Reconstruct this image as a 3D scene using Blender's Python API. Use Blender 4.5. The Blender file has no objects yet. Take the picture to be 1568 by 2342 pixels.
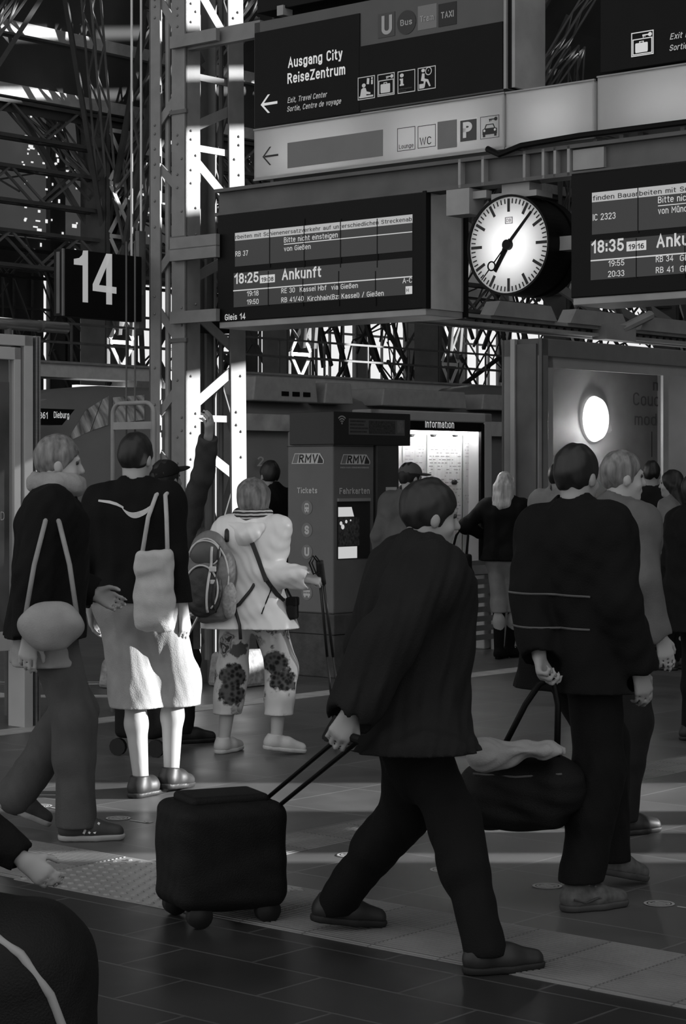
import bpy, math, random
import numpy as np

# ------------------------------------------------------------------ camera, world, sun
SC = bpy.context.scene
COL = SC.collection
F, CX, CY, EYE = 4700.0, 784.0, 1087.0, 1.61        # focal length / principal point in photo pixels, eye height
cam = bpy.data.cameras.new('camera')
cam.sensor_fit = 'VERTICAL'; cam.sensor_height = 36.0; cam.lens = F / 2342 * 36
cam.shift_y = -(1171 - CY) / 2342; cam.clip_end = 600; cam.clip_start = .1
cam_o = bpy.data.objects.new('camera', cam); COL.objects.link(cam_o)
cam_o.location = (0, 0, EYE); cam_o.rotation_euler = (math.pi / 2, 0, 0)
SC.camera = cam_o
SC.view_settings.view_transform = 'Standard'; SC.view_settings.look = 'None'
SC.view_settings.exposure = 0.0; SC.view_settings.gamma = 1.0; SC.view_settings.use_curve_mapping = False

world = bpy.data.worlds.new('sky'); SC.world = world; world.use_nodes = True
WN = world.node_tree.nodes; bgn = WN['Background']
bgn.inputs['Color'].default_value = (1, 1, 1, 1); bgn.inputs['Strength'].default_value = 0.80
SUN_EL = math.radians(14)
sun = bpy.data.lights.new('evening_sun', 'SUN'); sun.energy = 14.0; sun.angle = math.radians(0.5)
sun_o = bpy.data.objects.new('evening_sun', sun); COL.objects.link(sun_o)
sun_o.location = (60, 15, 20); sun_o.rotation_euler = (0, math.pi / 2 - SUN_EL, 0)   # shines from +X, low

# station axes: u runs right-and-nearer (along the sign gantry), v runs right-and-away (along the tracks)
UX, UY = 0.7593, -0.6508
VX, VY = 0.6508, 0.7593
ANG_U = math.atan2(UY, UX); ANG_V = math.atan2(VY, VX)
def sv(s, v, z=0.0): return np.array((s * UX + v * VX, s * UY + v * VY, z))
def wpt(px, py, Z): return np.array(((px - CX) / F * Z, Z, EYE - (py - CY) / F * Z))
def floor_pt(px, py):
    Z = F * EYE / (py - CY); return np.array(((px - CX) / F * Z, Z, 0.0))

# ------------------------------------------------------------------ materials (the place is seen in greys)
MATS = {}
def mat(name, a, rough=.6, metal=0, var=0.12, scale=6.0, spec=.4, bump=0.0, bscale=40.0, stretch=None):
    if name in MATS: return MATS[name]
    m = bpy.data.materials.new(name); m.use_nodes = True; MATS[name] = m
    nt = m.node_tree; b = nt.nodes['Principled BSDF']
    b.inputs['Base Color'].default_value = (a, a, a, 1)
    b.inputs['Roughness'].default_value = rough; b.inputs['Metallic'].default_value = metal
    b.inputs['Specular IOR Level'].default_value = spec
    if var or bump:
        tc = nt.nodes.new('ShaderNodeTexCoord'); src = tc.outputs['Object']
        if stretch:
            mp = nt.nodes.new('ShaderNodeMapping'); mp.inputs['Scale'].default_value = stretch
            nt.links.new(src, mp.inputs['Vector']); src = mp.outputs['Vector']
        n = nt.nodes.new('ShaderNodeTexNoise'); n.inputs['Scale'].default_value = scale; n.inputs['Detail'].default_value = 5
        nt.links.new(src, n.inputs['Vector'])
        r = nt.nodes.new('ShaderNodeValToRGB')
        lo, hi = a * (1 - var), min(1, a * (1 + var))
        r.color_ramp.elements[0].position = .3; r.color_ramp.elements[0].color = (lo, lo, lo, 1)
        r.color_ramp.elements[1].position = .7; r.color_ramp.elements[1].color = (hi, hi, hi, 1)
        nt.links.new(n.outputs['Fac'], r.inputs['Fac']); nt.links.new(r.outputs['Color'], b.inputs['Base Color'])
        if bump:
            n2 = nt.nodes.new('ShaderNodeTexNoise'); n2.inputs['Scale'].default_value = bscale; n2.inputs['Detail'].default_value = 3
            nt.links.new(src, n2.inputs['Vector'])
            bp = nt.nodes.new('ShaderNodeBump'); bp.inputs['Strength'].default_value = bump; bp.inputs['Distance'].default_value = .01
            nt.links.new(n2.outputs['Fac'], bp.inputs['Height']); nt.links.new(bp.outputs['Normal'], b.inputs['Normal'])
    return m
def glow(name, v, base=0.02):
    if name in MATS: return MATS[name]
    m = bpy.data.materials.new(name); m.use_nodes = True; MATS[name] = m
    b = m.node_tree.nodes['Principled BSDF']
    b.inputs['Base Color'].default_value = (base, base, base, 1); b.inputs['Roughness'].default_value = .5
    b.inputs['Emission Color'].default_value = (1, 1, 1, 1); b.inputs['Emission Strength'].default_value = v
    return m
def glass(name, tint=1.0, refl=.08):
    if name in MATS: return MATS[name]
    m = bpy.data.materials.new(name); m.use_nodes = True; MATS[name] = m
    nt = m.node_tree; nt.nodes.clear()
    o = nt.nodes.new('ShaderNodeOutputMaterial'); t = nt.nodes.new('ShaderNodeBsdfTransparent'); g = nt.nodes.new('ShaderNodeBsdfGlossy')
    t.inputs['Color'].default_value = (tint, tint, tint, 1); g.inputs['Roughness'].default_value = .03
    mx = nt.nodes.new('ShaderNodeMixShader'); mx.inputs['Fac'].default_value = refl
    nt.links.new(t.outputs[0], mx.inputs[1]); nt.links.new(g.outputs[0], mx.inputs[2]); nt.links.new(mx.outputs[0], o.inputs[0])
    return m
def diffuser(name, a=.7):
    if name in MATS: return MATS[name]
    m = bpy.data.materials.new(name); m.use_nodes = True; MATS[name] = m
    nt = m.node_tree; nt.nodes.clear()
    o = nt.nodes.new('ShaderNodeOutputMaterial'); t = nt.nodes.new('ShaderNodeBsdfTranslucent'); g = nt.nodes.new('ShaderNodeBsdfDiffuse')
    t.inputs['Color'].default_value = (a, a, a, 1); g.inputs['Color'].default_value = (a, a, a, 1)
    mx = nt.nodes.new('ShaderNodeMixShader'); mx.inputs['Fac'].default_value = .45
    nt.links.new(t.outputs[0], mx.inputs[1]); nt.links.new(g.outputs[0], mx.inputs[2]); nt.links.new(mx.outputs[0], o.inputs[0])
    return m

STEEL = mat('painted_steel', .30, .5, 0, .14, 5)
STEEL_D = mat('dark_painted_steel', .10, .55, 0, .2, 5)
STEEL_L = mat('pale_painted_steel', .62, .5, 0, .1, 5)
GIRDER = mat('girder_paint', .095, .55, 0, .25, 3)
BLACK = mat('black_enamel', .004, .5, 0, .1, spec=.15)
ALU = mat('brushed_aluminium', .5, .32, .85, .1, 12, stretch=(1, 1, 8))
ROOF = mat('roof_deck', .07, .8, 0, .2, .6)
SIGN_DARK = mat('sign_dark_panel', .006, .5, 0, .1, spec=.12)
SIGN_GREY = mat('sign_grey_panel', .085, .5, 0, .06)
INK = mat('printed_ink', .02, .6, 0, 0)
GREYINK = mat('grey_film', .17, .55, 0, .05)
LETTER = glow('lit_letter', .36, .5)
LETTER_DIM = glow('lit_letter_dim', .16, .4)
LCD = glow('lcd_backlight', .022, .01)
LCD_TXT = glow('lcd_text', .50, .1)
LCD_BAR = glow('lcd_ticker', .36, .1)
CONC = mat('rough_concrete', .35, .9, 0, .35, 14, bump=.6, bscale=30)
RUBBER = mat('black_rubber', .012, .7, 0, 0)
SKIN = mat('skin', .33, .5, 0, .06, 8)
WHITE = mat('white_print', .75, .6, 0, 0)

# ------------------------------------------------------------------ objects
def tag(o, label=None, cat=None, group=None, kind=None):
    if label: o['label'] = label
    if cat: o['category'] = cat
    if group: o['group'] = group
    if kind: o['kind'] = kind
    return o
def empty(name, loc=(0, 0, 0), rz=0.0, label=None, cat=None, group=None, kind=None):
    o = bpy.data.objects.new(name, None); COL.objects.link(o); o.empty_display_size = .1
    o.location = tuple(float(c) for c in loc); o.rotation_euler = (0, 0, rz)
    return tag(o, label, cat, group, kind)
def link_mesh(name, me, m, parent=None, smooth=False):
    o = bpy.data.objects.new(name, me); COL.objects.link(o)
    if m: me.materials.append(m)
    if parent: o.parent = parent
    if smooth: me.polygons.foreach_set('use_smooth', [True] * len(me.polygons))
    return o
class MB:
    """collects boxes, bars, tubes, prisms; build() links them as one mesh"""
    def __init__(s): s.v = []; s.f = []
    def add(s, vs, fs):
        b = len(s.v); s.v += [tuple(float(c) for c in p) for p in vs]; s.f += [tuple(i + b for i in f) for f in fs]; return s
    def box(s, x0, x1, y0, y1, z0, z1):
        return s.add([(x0, y0, z0), (x1, y0, z0), (x1, y1, z0), (x0, y1, z0), (x0, y0, z1), (x1, y0, z1), (x1, y1, z1), (x0, y1, z1)],
                     [(0, 3, 2, 1), (4, 5, 6, 7), (0, 1, 5, 4), (1, 2, 6, 5), (2, 3, 7, 6), (3, 0, 4, 7)])
    def bar(s, p, q, w, h=None, up=(0, 0, 1)):
        p, q = np.array(p, float), np.array(q, float); h = h or w
        d = q - p; L = np.linalg.norm(d)
        if L < 1e-6: return s
        d /= L; up = np.array(up, float)
        if abs(d @ up) > .98: up = np.array((1., 0, 0)) if abs(d[0]) < .9 else np.array((0, 1., 0))
        a = np.cross(d, up); a /= np.linalg.norm(a); b = np.cross(a, d)
        A, B = a * w / 2, b * h / 2
        return s.add([p - A - B, p + A - B, p + A + B, p - A + B, q - A - B, q + A - B, q + A + B, q - A + B],
                     [(0, 3, 2, 1), (4, 5, 6, 7), (0, 1, 5, 4), (1, 2, 6, 5), (2, 3, 7, 6), (3, 0, 4, 7)])
    def tube(s, path, r, n=8, closed=False, r2=None):
        path = [np.array(p, float) for p in path]; m = len(path); rings = []
        up = np.array((0.1, .2, 1.))
        for i, p in enumerate(path):
            if closed: d = path[(i + 1) % m] - path[i - 1]
            else: d = path[min(i + 1, m - 1)] - path[max(i - 1, 0)]
            d = d / (np.linalg.norm(d) + 1e-9)
            if abs(d @ up) > .97 * np.linalg.norm(up): up = np.array((1., .3, .1))
            a = np.cross(d, up); a /= np.linalg.norm(a); b = np.cross(d, a)
            rr = r if r2 is None else r + (r2 - r) * i / max(1, m - 1)
            rings.append([p + rr * (a * math.cos(t) + b * math.sin(t)) for t in np.linspace(0, 2 * math.pi, n, endpoint=False)])
        vs = [q for R in rings for q in R]; fs = []
        for i in range(m if closed else m - 1):
            j = (i + 1) % m
            for k in range(n):
                fs.append((i * n + k, j * n + k, j * n + (k + 1) % n, i * n + (k + 1) % n))
        if not closed:
            fs.append(tuple(range(n))); fs.append(tuple((m - 1) * n + k for k in reversed(range(n))))
        return s.add(vs, fs)
    def cyl(s, p, q, r, n=16, r2=None): return s.tube([p, q], r, n, r2=r2)
    def prism(s, poly, y0, y1):
        """polygon in local x,z extruded from y0 to y1 (front is the smaller y)"""
        n = len(poly)
        a = sum(poly[i][0] * poly[(i + 1) % n][1] - poly[(i + 1) % n][0] * poly[i][1] for i in range(n))
        if a < 0: poly = poly[::-1]
        return s.add([(x, y0, z) for x, z in poly] + [(x, y1, z) for x, z in poly],
                     [tuple(range(n)), tuple(reversed(range(n, 2 * n)))] + [(i, i + n, (i + 1) % n + n, (i + 1) % n) for i in range(n)])
    def ring(s, c, r0, r1, y0, y1, n=48, sx=1.0):
        P = lambda r, y: [(c[0] + sx * r * math.sin(t), y, c[1] + r * math.cos(t)) for t in np.linspace(0, 2 * math.pi, n, endpoint=False)]
        vs = P(r0, y0) + P(r1, y0) + P(r0, y1) + P(r1, y1); fs = []
        for i in range(n):
            j = (i + 1) % n
            fs += [(i, j, n + j, n + i), (2 * n + i, 3 * n + i, 3 * n + j, 2 * n + j), (n + i, n + j, 3 * n + j, 3 * n + i), (i, 2 * n + i, 2 * n + j, j)]
        return s.add(vs, fs)
    def disc(s, c, r, y0, y1, n=48, sx=1.0): return s.prism([(c[0] + sx * r * math.sin(t), c[1] + r * math.cos(t)) for t in np.linspace(0, 2 * math.pi, n, endpoint=False)], y0, y1)
    def pieces(s):
        """the loose pieces of this builder, each a builder of its own"""
        p = list(range(len(s.v)))
        def root(i):
            while p[i] != i: p[i] = p[p[i]]; i = p[i]
            return i
        for f in s.f:
            for i in f[1:]: p[root(i)] = root(f[0])
        g = {}
        for f in s.f: g.setdefault(root(f[0]), []).append(f)
        out = []
        for fs in g.values():
            ids = sorted({i for f in fs for i in f}); mp = {i: k for k, i in enumerate(ids)}
            b = MB(); b.v = [s.v[i] for i in ids]; b.f = [tuple(mp[i] for i in f) for f in fs]; out.append(b)
        return out
    def each(s, name, m, parent=None, smooth=False, bevel=0):
        return [b.build(name, m, parent, smooth, bevel) for b in s.pieces()]
    def build(s, name, m, parent=None, smooth=False, bevel=0):
        me = bpy.data.meshes.new(name); me.from_pydata(s.v, [], s.f); me.update()
        o = link_mesh(name, me, m, parent, smooth)
        if bevel:
            md = o.modifiers.new('bevel', 'BEVEL'); md.width = bevel; md.segments = 2; md.limit_method = 'ANGLE'
        return o

class Frame:
    """a vertical plane standing in the station; pixel readings on it become local x (right) and z (up)"""
    def __init__(s, px, Z, kind):
        s.o = np.array(((px - CX) / F * Z, Z)); s.rz = ANG_U if kind == 'u' else ANG_V
        s.ax = np.array((math.cos(s.rz), math.sin(s.rz))); s.ay = np.array((-s.ax[1], s.ax[0]))
    def root(s, name, label, cat, group=None, kind=None): return empty(name, (s.o[0], s.o[1], 0), s.rz, label, cat, group, kind)
    def x(s, px, yo=0.0):
        o = s.o + s.ay * yo; r = (px - CX) / F
        return (r * o[1] - o[0]) / (s.ax[0] - r * s.ax[1])
    def m(s, px, py, yo=0.0):
        x = s.x(px, yo); D = (s.o + s.ay * yo + s.ax * x)[1]
        return x, EYE - (py - CY) / F * D
    def ppm(s, px, yo=0.0): return F / (s.o + s.ay * yo + s.ax * s.x(px, yo))[1]
    def rect(s, mb, pl, pr, t, b, y0, y1, yo=None):
        yo = y0 if yo is None else yo
        x0, z1 = s.m(pl, t, yo); _, z0 = s.m(pl, b, yo); x1 = s.x(pr, yo)
        mb.box(x0, x1, y0, y1, z0, z1); return x0, x1, z0, z1

# stroke alphabet in the manner of station lettering: skeleton polylines on a unit cap height
def _a(cx, cy, rx, ry, a0, a1, n=10): return [(cx + rx * math.cos(math.radians(t)), cy + ry * math.sin(math.radians(t))) for t in np.linspace(a0, a1, n)]
XH = .72
def _o(w, h, y0=0): r = w / 2; q = min(r * 1.1, h / 2); return [_a(r, y0 + h - q, r, q, 0, 180) + _a(r, y0 + q, r, q, 180, 360) + [(w, y0 + h - q)]]
def _bowl(w=.4): return _o(w, XH)
G = {
 'A': (.54, [[(0, 0), (.27, 1), (.54, 0)], [(.10, .33), (.44, .33)]]),
 'B': (.46, [[(0, 0), (0, 1), (.22, 1)] + _a(.22, .765, .2, .235, 90, -90) + [(0, .53)], [(.22, .53)] + _a(.24, .265, .22, .265, 90, -90) + [(0, 0)]]),
 'C': (.48, [_a(.24, .72, .24, .28, 30, 180) + _a(.24, .28, .24, .28, 180, 330)]),
 'D': (.48, [[(0, 0), (0, 1), (.18, 1)] + _a(.18, .7, .3, .3, 90, 0) + _a(.18, .3, .3, .3, 0, -90) + [(0, 0)]]),
 'E': (.42, [[(.42, 0), (0, 0), (0, 1), (.42, 1)], [(0, .53), (.36, .53)]]),
 'F': (.40, [[(0, 0), (0, 1), (.4, 1)], [(0, .52), (.34, .52)]]),
 'G': (.50, [_a(.25, .72, .25, .28, 30, 180) + _a(.25, .28, .25, .28, 180, 360) + [(.5, .48), (.28, .48)]]),
 'H': (.48, [[(0, 0), (0, 1)], [(.48, 0), (.48, 1)], [(0, .53), (.48, .53)]]),
 'I': (.0, [[(0, 0), (0, 1)]]), 'K': (.48, [[(0, 0), (0, 1)], [(.46, 1), (.02, .45)], [(.16, .62), (.48, 0)]]),
 'L': (.38, [[(0, 1), (0, 0), (.38, 0)]]), 'M': (.62, [[(0, 0), (0, 1), (.31, .35), (.62, 1), (.62, 0)]]), 'N': (.50, [[(0, 0), (0, 1), (.5, 0), (.5, 1)]]),
 'O': (.50, _o(.5, 1)), 'P': (.46, [[(0, 0), (0, 1), (.22, 1)] + _a(.22, .745, .24, .255, 90, -90) + [(0, .49)]]),
 'R': (.48, [[(0, 0), (0, 1), (.22, 1)] + _a(.22, .765, .23, .235, 90, -90) + [(0, .53)], [(.22, .53), (.48, 0)]]),
 'S': (.46, [_a(.23, .75, .22, .25, 20, 270, 12) + _a(.23, .26, .23, .26, 90, -160, 12)]),
 'T': (.48, [[(0, 1), (.48, 1)], [(.24, 1), (.24, 0)]]), 'U': (.48, [[(0, 1), (0, .26)] + _a(.24, .26, .24, .26, 180, 360) + [(.48, 1)]]),
 'V': (.52, [[(0, 1), (.26, 0), (.52, 1)]]), 'W': (.78, [[(0, 1), (.19, 0), (.39, .95), (.59, 0), (.78, 1)]]), 'X': (.5, [[(0, 0), (.5, 1)], [(0, 1), (.5, 0)]]), 'Z': (.46, [[(0, 1), (.46, 1), (0, 0), (.46, 0)]]),
 'a': (.38, [_a(.19, .5, .18, .22, 155, 0) + [(.38, 0)], [(.38, .42), (.2, .42)] + _a(.18, .21, .18, .21, 90, 270) + [(.24, 0), (.38, .14)]]),
 'b': (.40, [[(0, 1), (0, 0)]] + _bowl()), 'c': (.36, [_a(.2, .5, .2, .22, 35, 180) + _a(.2, .22, .2, .22, 180, 325)]),
 'd': (.40, [[(.4, 1), (.4, 0)]] + _bowl()), 'e': (.40, [[(0, .38), (.4, .38)] + _a(.2, .5, .2, .22, 0, 180) + _a(.2, .22, .2, .22, 180, 320)]),
 'f': (.24, [[(.1, 0), (.1, .82)] + _a(.24, .82, .14, .18, 180, 90), [(0, XH), (.24, XH)]]),
 'g': (.40, _bowl() + [[(.4, XH), (.4, -.05)] + _a(.2, -.05, .2, .2, 0, -150)]), 'h': (.38, [[(0, 1), (0, 0)], [(0, .5)] + _a(.19, .5, .19, .22, 180, 0) + [(.38, 0)]]),
 'i': (.0, [[(0, 0), (0, .63)], [(0, .99), (0, 1.0)]]), 'z': (.36, [[(0, XH), (.36, XH), (0, 0), (.36, 0)]]), 'k': (.36, [[(0, 0), (0, 1)], [(.34, XH), (.02, .32)], [(.12, .44), (.36, 0)]]),
 'l': (.0, [[(0, 0), (0, 1)]]), 'm': (.62, [[(0, 0), (0, XH)], [(0, .54)] + _a(.155, .54, .155, .18, 180, 0) + [(.31, 0)], [(.31, .54)] + _a(.465, .54, .155, .18, 180, 0) + [(.62, 0)]]),
 'n': (.38, [[(0, 0), (0, XH)], [(0, .5)] + _a(.19, .5, .19, .22, 180, 0) + [(.38, 0)]]), 'o': (.40, _bowl()),
 'p': (.40, [[(0, XH), (0, -.25)]] + _bowl()), 'r': (.24, [[(0, 0), (0, XH)], [(0, .5)] + _a(.2, .5, .2, .22, 180, 80)]),
 's': (.34, [_a(.17, .54, .165, .18, 25, 270, 9) + _a(.17, .18, .175, .18, 90, -155, 9)]),
 't': (.24, [[(.09, .95), (.09, .16)] + _a(.23, .16, .14, .16, 180, 270), [(0, XH), (.24, XH)]]),
 'u': (.38, [[(0, XH), (0, .22)] + _a(.19, .22, .19, .22, 180, 360), [(.38, XH), (.38, 0)]]), 'v': (.38, [[(0, XH), (.19, 0), (.38, XH)]]),
 'y': (.38, [[(0, XH), (.2, .02)], [(.38, XH), (.14, -.24), (.02, -.24)]]), 'x': (.36, [[(0, 0), (.36, XH)], [(0, XH), (.36, 0)]]),
 '\u00df': (.40, [[(0, 0), (0, .78)] + _a(.18, .78, .18, .22, 180, -60) + [(.2, .58)] + _a(.2, .28, .2, .28, 80, -110)]),
 '\u00fc': (.38, [[(0, XH), (0, .22)] + _a(.19, .22, .19, .22, 180, 360), [(.38, XH), (.38, 0)], [(.1, .92), (.1, 1.0)], [(.28, .92), (.28, 1.0)]]),
 '0': (.44, _o(.44, 1)), '1': (.26, [[(0, .74), (.24, 1), (.24, 0)]]), '2': (.44, [_a(.22, .76, .22, .24, 165, -30, 9) + [(0, 0), (.44, 0)]]),
 '3': (.44, [_a(.22, .765, .2, .235, 160, -80, 10) + _a(.21, .265, .23, .265, 80, -160, 10)]), '4': (.48, [[(.36, 0), (.36, 1), (0, .25), (.48, .25)]]),
 '5': (.44, [[(.40, 1), (.06, 1), (.02, .52)] + _a(.21, .32, .23, .30, 120, -155, 11)]), '6': (.44, _o(.44, .6) + [[(0, .3), (0, .62), (.1, .88), (.22, 1), (.36, .98)]]),
 '7': (.42, [[(0, 1), (.42, 1), (.14, 0)]]), '8': (.44, _o(.44, .55) + _o(.40, .46, .54)), '9': (.44, _o(.44, .58, .42) + [[(.44, .7), (.42, .35), (.3, .1), (.1, 0)]]),
 ':': (.0, [[(0, .08), (0, .18)], [(0, .56), (0, .66)]]), ',': (.04, [[(.04, .06), (0, -.14)]]), '.': (0, [[(0, 0), (0, .06)]]), '-': (.22, [[(0, .42), (.22, .42)]]), '/': (.34, [[(0, -.05), (.34, 1.05)]]),
 '(': (.14, [_a(.3, .45, .3, .62, 125, 235)]), ')': (.14, [_a(-.16, .45, .3, .62, 55, -55)]), ' ': (.16, []),
}
G['8'] = (.44, _o(.44, .55) + [[(x + .02, y) for x, y in _o(.40, .46, .54)[0]]])
def text_geo(st, shear, t):
    vs, fs = [], []; x = 0.0
    for ch in st:
        w, lines = G.get(ch, G['o'])
        for ln in lines:
            P = [np.array((px_ + x, t / 2 + py_ * (1 - t))) for px_, py_ in ln]
            Q = [P[0]]
            for p in P[1:]:
                if np.linalg.norm(p - Q[-1]) > 1e-4: Q.append(p)
            n = len(Q)
            if n < 2: continue
            closed = n > 3 and np.linalg.norm(Q[0] - Q[-1]) < .02
            b = len(vs)
            for i in range(n):
                d0 = Q[i] - Q[i - 1] if i > 0 else (Q[0] - Q[-2] if closed and n > 2 else Q[1] - Q[0])
                d1 = Q[i + 1] - Q[i] if i < n - 1 else (Q[1] - Q[0] if closed else d0)
                if np.linalg.norm(d0) < 1e-5: d0 = d1
                if np.linalg.norm(d1) < 1e-5: d1 = d0
                d0 = d0 / np.linalg.norm(d0); d1 = d1 / np.linalg.norm(d1)
                n0 = np.array((-d0[1], d0[0])); n1 = np.array((-d1[1], d1[0])); nn = n0 + n1
                L = nn @ nn
                nn = n0 if L < .15 else nn * (2 / L)
                if np.linalg.norm(nn) > 2.2: nn = nn * 2.2 / np.linalg.norm(nn)
                ext = 0
                if not closed and i == 0: ext = -d1 * t / 2
                if not closed and i == n - 1: ext = d0 * t / 2
                for sg in (1, -1): 
                    q = Q[i] + ext + sg * nn * t / 2; vs.append((q[0] + shear * q[1], q[1]))
            for i in range(n - 1): fs.append((b + 2 * i + 1, b + 2 * i + 3, b + 2 * i + 2, b + 2 * i))
        x += w + t + .13
    return np.array(vs), fs
def text_mb(mb, st, x0, x1, zb, cap, y, shear=0.0, off=0.0, space=1.0):
    v, fs = text_geo(st, shear, .125 + off * 2.2)
    a, b = v[:, 0].min(), v[:, 0].max(); kx = (x1 - x0) / (b - a)
    mb.add([(x0 + (p[0] - a) * kx, y, zb + p[1] * cap) for p in v], fs)
def ftext(fr, par, name, items, m, y):
    """items: (string, px left, py baseline, px right, cap height px[, shear, off])"""
    for it in items:
        mb = MB(); st, pl, pb, pr, cp = it[:5]; sh = it[5] if len(it) > 5 else 0; of = it[6] if len(it) > 6 else 0
        x0, zb = fr.m(pl, pb, y); x1 = fr.x(pr, y)
        text_mb(mb, st, x0, x1, zb, cp / fr.ppm(pl, y), y, sh, of)
        o = mb.build(name, m, par)
    return o
# ------------------------------------------------------------------ setting: floor
def tile_mat(name, a, w, h, mortar_a, off=.5, rough=.35, msize=.006, bump=.25):
    m = mat(name, a, rough, 0, .0001, 3)
    nt = m.node_tree; b = nt.nodes['Principled BSDF']
    tc = nt.nodes.new('ShaderNodeTexCoord'); br = nt.nodes.new('ShaderNodeTexBrick')
    br.offset = off; br.inputs['Scale'].default_value = 1; br.inputs['Brick Width'].default_value = w; br.inputs['Row Height'].default_value = h
    br.inputs['Mortar Size'].default_value = msize; br.inputs['Mortar Smooth'].default_value = .2
    br.inputs['Color1'].default_value = (a * .88, a * .88, a * .88, 1); br.inputs['Color2'].default_value = (a * 1.12, a * 1.12, a * 1.12, 1)
    br.inputs['Mortar'].default_value = (mortar_a,) * 3 + (1,)
    nt.links.new(tc.outputs['Object'], br.inputs['Vector'])
    n = nt.nodes.new('ShaderNodeTexNoise'); n.inputs['Scale'].default_value = 2.2; n.inputs['Detail'].default_value = 8
    nt.links.new(tc.outputs['Object'], n.inputs['Vector'])
    mp = nt.nodes.new('ShaderNodeMapRange'); mp.inputs['From Min'].default_value = .3; mp.inputs['From Max'].default_value = .7
    mp.inputs['To Min'].default_value = .78; mp.inputs['To Max'].default_value = 1.22
    nt.links.new(n.outputs['Fac'], mp.inputs['Value'])
    mx = nt.nodes.new('ShaderNodeVectorMath'); mx.operation = 'SCALE'
    nt.links.new(br.outputs['Color'], mx.inputs[0]); nt.links.new(mp.outputs['Result'], mx.inputs['Scale'])
    nt.links.new(mx.outputs['Vector'], b.inputs['Base Color'])
    mr = nt.nodes.new('ShaderNodeMapRange'); mr.inputs['To Min'].default_value = rough - .1; mr.inputs['To Max'].default_value = rough + .2
    nt.links.new(n.outputs['Fac'], mr.inputs['Value']); nt.links.new(mr.outputs['Result'], b.inputs['Roughness'])
    bp = nt.nodes.new('ShaderNodeBump'); bp.inputs['Strength'].default_value = bump; bp.inputs['Distance'].default_value = .004; bp.invert = True
    nt.links.new(br.outputs['Fac'], bp.inputs['Height']); nt.links.new(bp.outputs['Normal'], b.inputs['Normal'])
    return m
T_DARK = tile_mat('dark_floor_tile', .028, .62, .31, .075)
T_MID = tile_mat('grey_floor_tile', .095, .62, .62, .16, off=0)
T_TACT = tile_mat('tactile_tile', .22, .30, .30, .12, off=0, rough=.55, msize=.004)
T_WHITE = mat('white_floor_band', .42, .6, 0, .2, 8)

STATION = (0, 0, 0)
def sroot_mesh(mb, name, m, kind='structure'):
    o = mb.build(name, m); o.rotation_euler = (0, 0, ANG_U)
    if kind: o['kind'] = kind
    return o
fl = MB(); fl.box(-95, 12, -4, 5.38, -.2, 0); fl.box(-95, 12, 5.38, 110, -.2, 0)
floor_o = sroot_mesh(fl, 'floor', T_DARK); floor_o.data.materials.append(T_MID)
for p in list(floor_o.data.polygons)[6:]: p.material_index = 1
# ribbed tactile strip along u with a studded square at the crossing, and a ribbed strip along v
tb = MB()
tb.box(-40, -6.32, 5.38, 5.98, 0, .003); tb.box(-5.32, 8, 5.38, 5.98, 0, .003)
for i in range(26):
    y = 5.395 + i * .0225
    tb.box(-5.32, 8, y, y + .011, .003, .0065); tb.box(-20, -6.32, y, y + .011, .003, .0065)
tr = sroot_mesh(tb, 'trim_1', T_TACT)
tb = MB()
tb.box(-6.16, -5.86, 5.98, 40, 0, .003)
for i in range(13):
    x = -6.155 + i * .0225; tb.box(x, x + .011, 5.98, 16, .003, .0065)
sroot_mesh(tb, 'trim_2', T_TACT)
tb = MB(); tb.box(-6.32, -5.32, 5.36, 5.98, 0, .003)
R8 = [(math.cos(t), math.sin(t)) for t in np.linspace(0, 2 * math.pi, 8, endpoint=False)]
for i in range(17):
    for j in range(10):
        x = -6.29 + i * .06 + (.03 if j % 2 else 0); y = 5.39 + j * .06
        vs = [(x + .017 * c, y + .017 * q, .003) for c, q in R8] + [(x + .010 * c, y + .010 * q, .0085) for c, q in R8]
        tb.add(vs, [(k, (k + 1) % 8, 8 + (k + 1) % 8, 8 + k) for k in range(8)] + [tuple(range(8, 16))])
sroot_mesh(tb, 'trim_3', mat('stud_tile', .27, .4, 0, .1))
for n, (a, b_) in enumerate(((-10.09, -9.87), (-11.66, -11.48))):
    tb = MB(); tb.box(a, b_, 3 if n == 0 else 14, 60, 0, .003); sroot_mesh(tb, 'trim_%d' % (4 + n), T_WHITE)

# round distancing stickers, each with an arrow
def sticker(i, s):
    r = empty('floor_sticker', sv(s, 6.63 if i else 6.66), ANG_U,
              None, 'floor sticker', 'round distancing stickers on the floor')
    d = MB()
    def fan(r0, r1, z): 
        n = 28; vs = [(q * math.cos(t), q * math.sin(t), z) for q in (r0, r1) for t in np.linspace(0, 2 * math.pi, n, endpoint=False)]
        d.add(vs, [(k, n + k, n + (k + 1) % n, (k + 1) % n) for k in range(n)])
    fan(.048, .058, .003); fan(.036, .042, .003)
    for k in range(3): d.box(-.028, .028, -.026 + k * .02, -.016 + k * .02, .002, .003)
    d.build('sticker_disc', mat('sticker_print', .42, .6, 0, 0), r)
    a = MB(); a.box(.08, .20, -.006, .006, .002, .003); a.box(.19, .202, -.006, .034, .002, .003); a.bar((.20, 0, .0025), (.15, .03, .0025), .009, .001)
    a.build('sticker_arrow', MATS['sticker_print'], r)
    return r
ST_L = ['round white floor sticker at the left edge beside the dark-jacketed walker', 'round floor sticker left of the jeans leg with striped sneaker',
        'round white floor sticker just right of the striped sneaker', None, None,
        'round floor sticker in front of the dark coat walker beside his rear leg', 'round floor sticker between the dark coat walker and the sporty shoe',
        'round floor sticker just left of the sporty shoe', 'rightmost round floor sticker beyond the sporty shoe']
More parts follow.
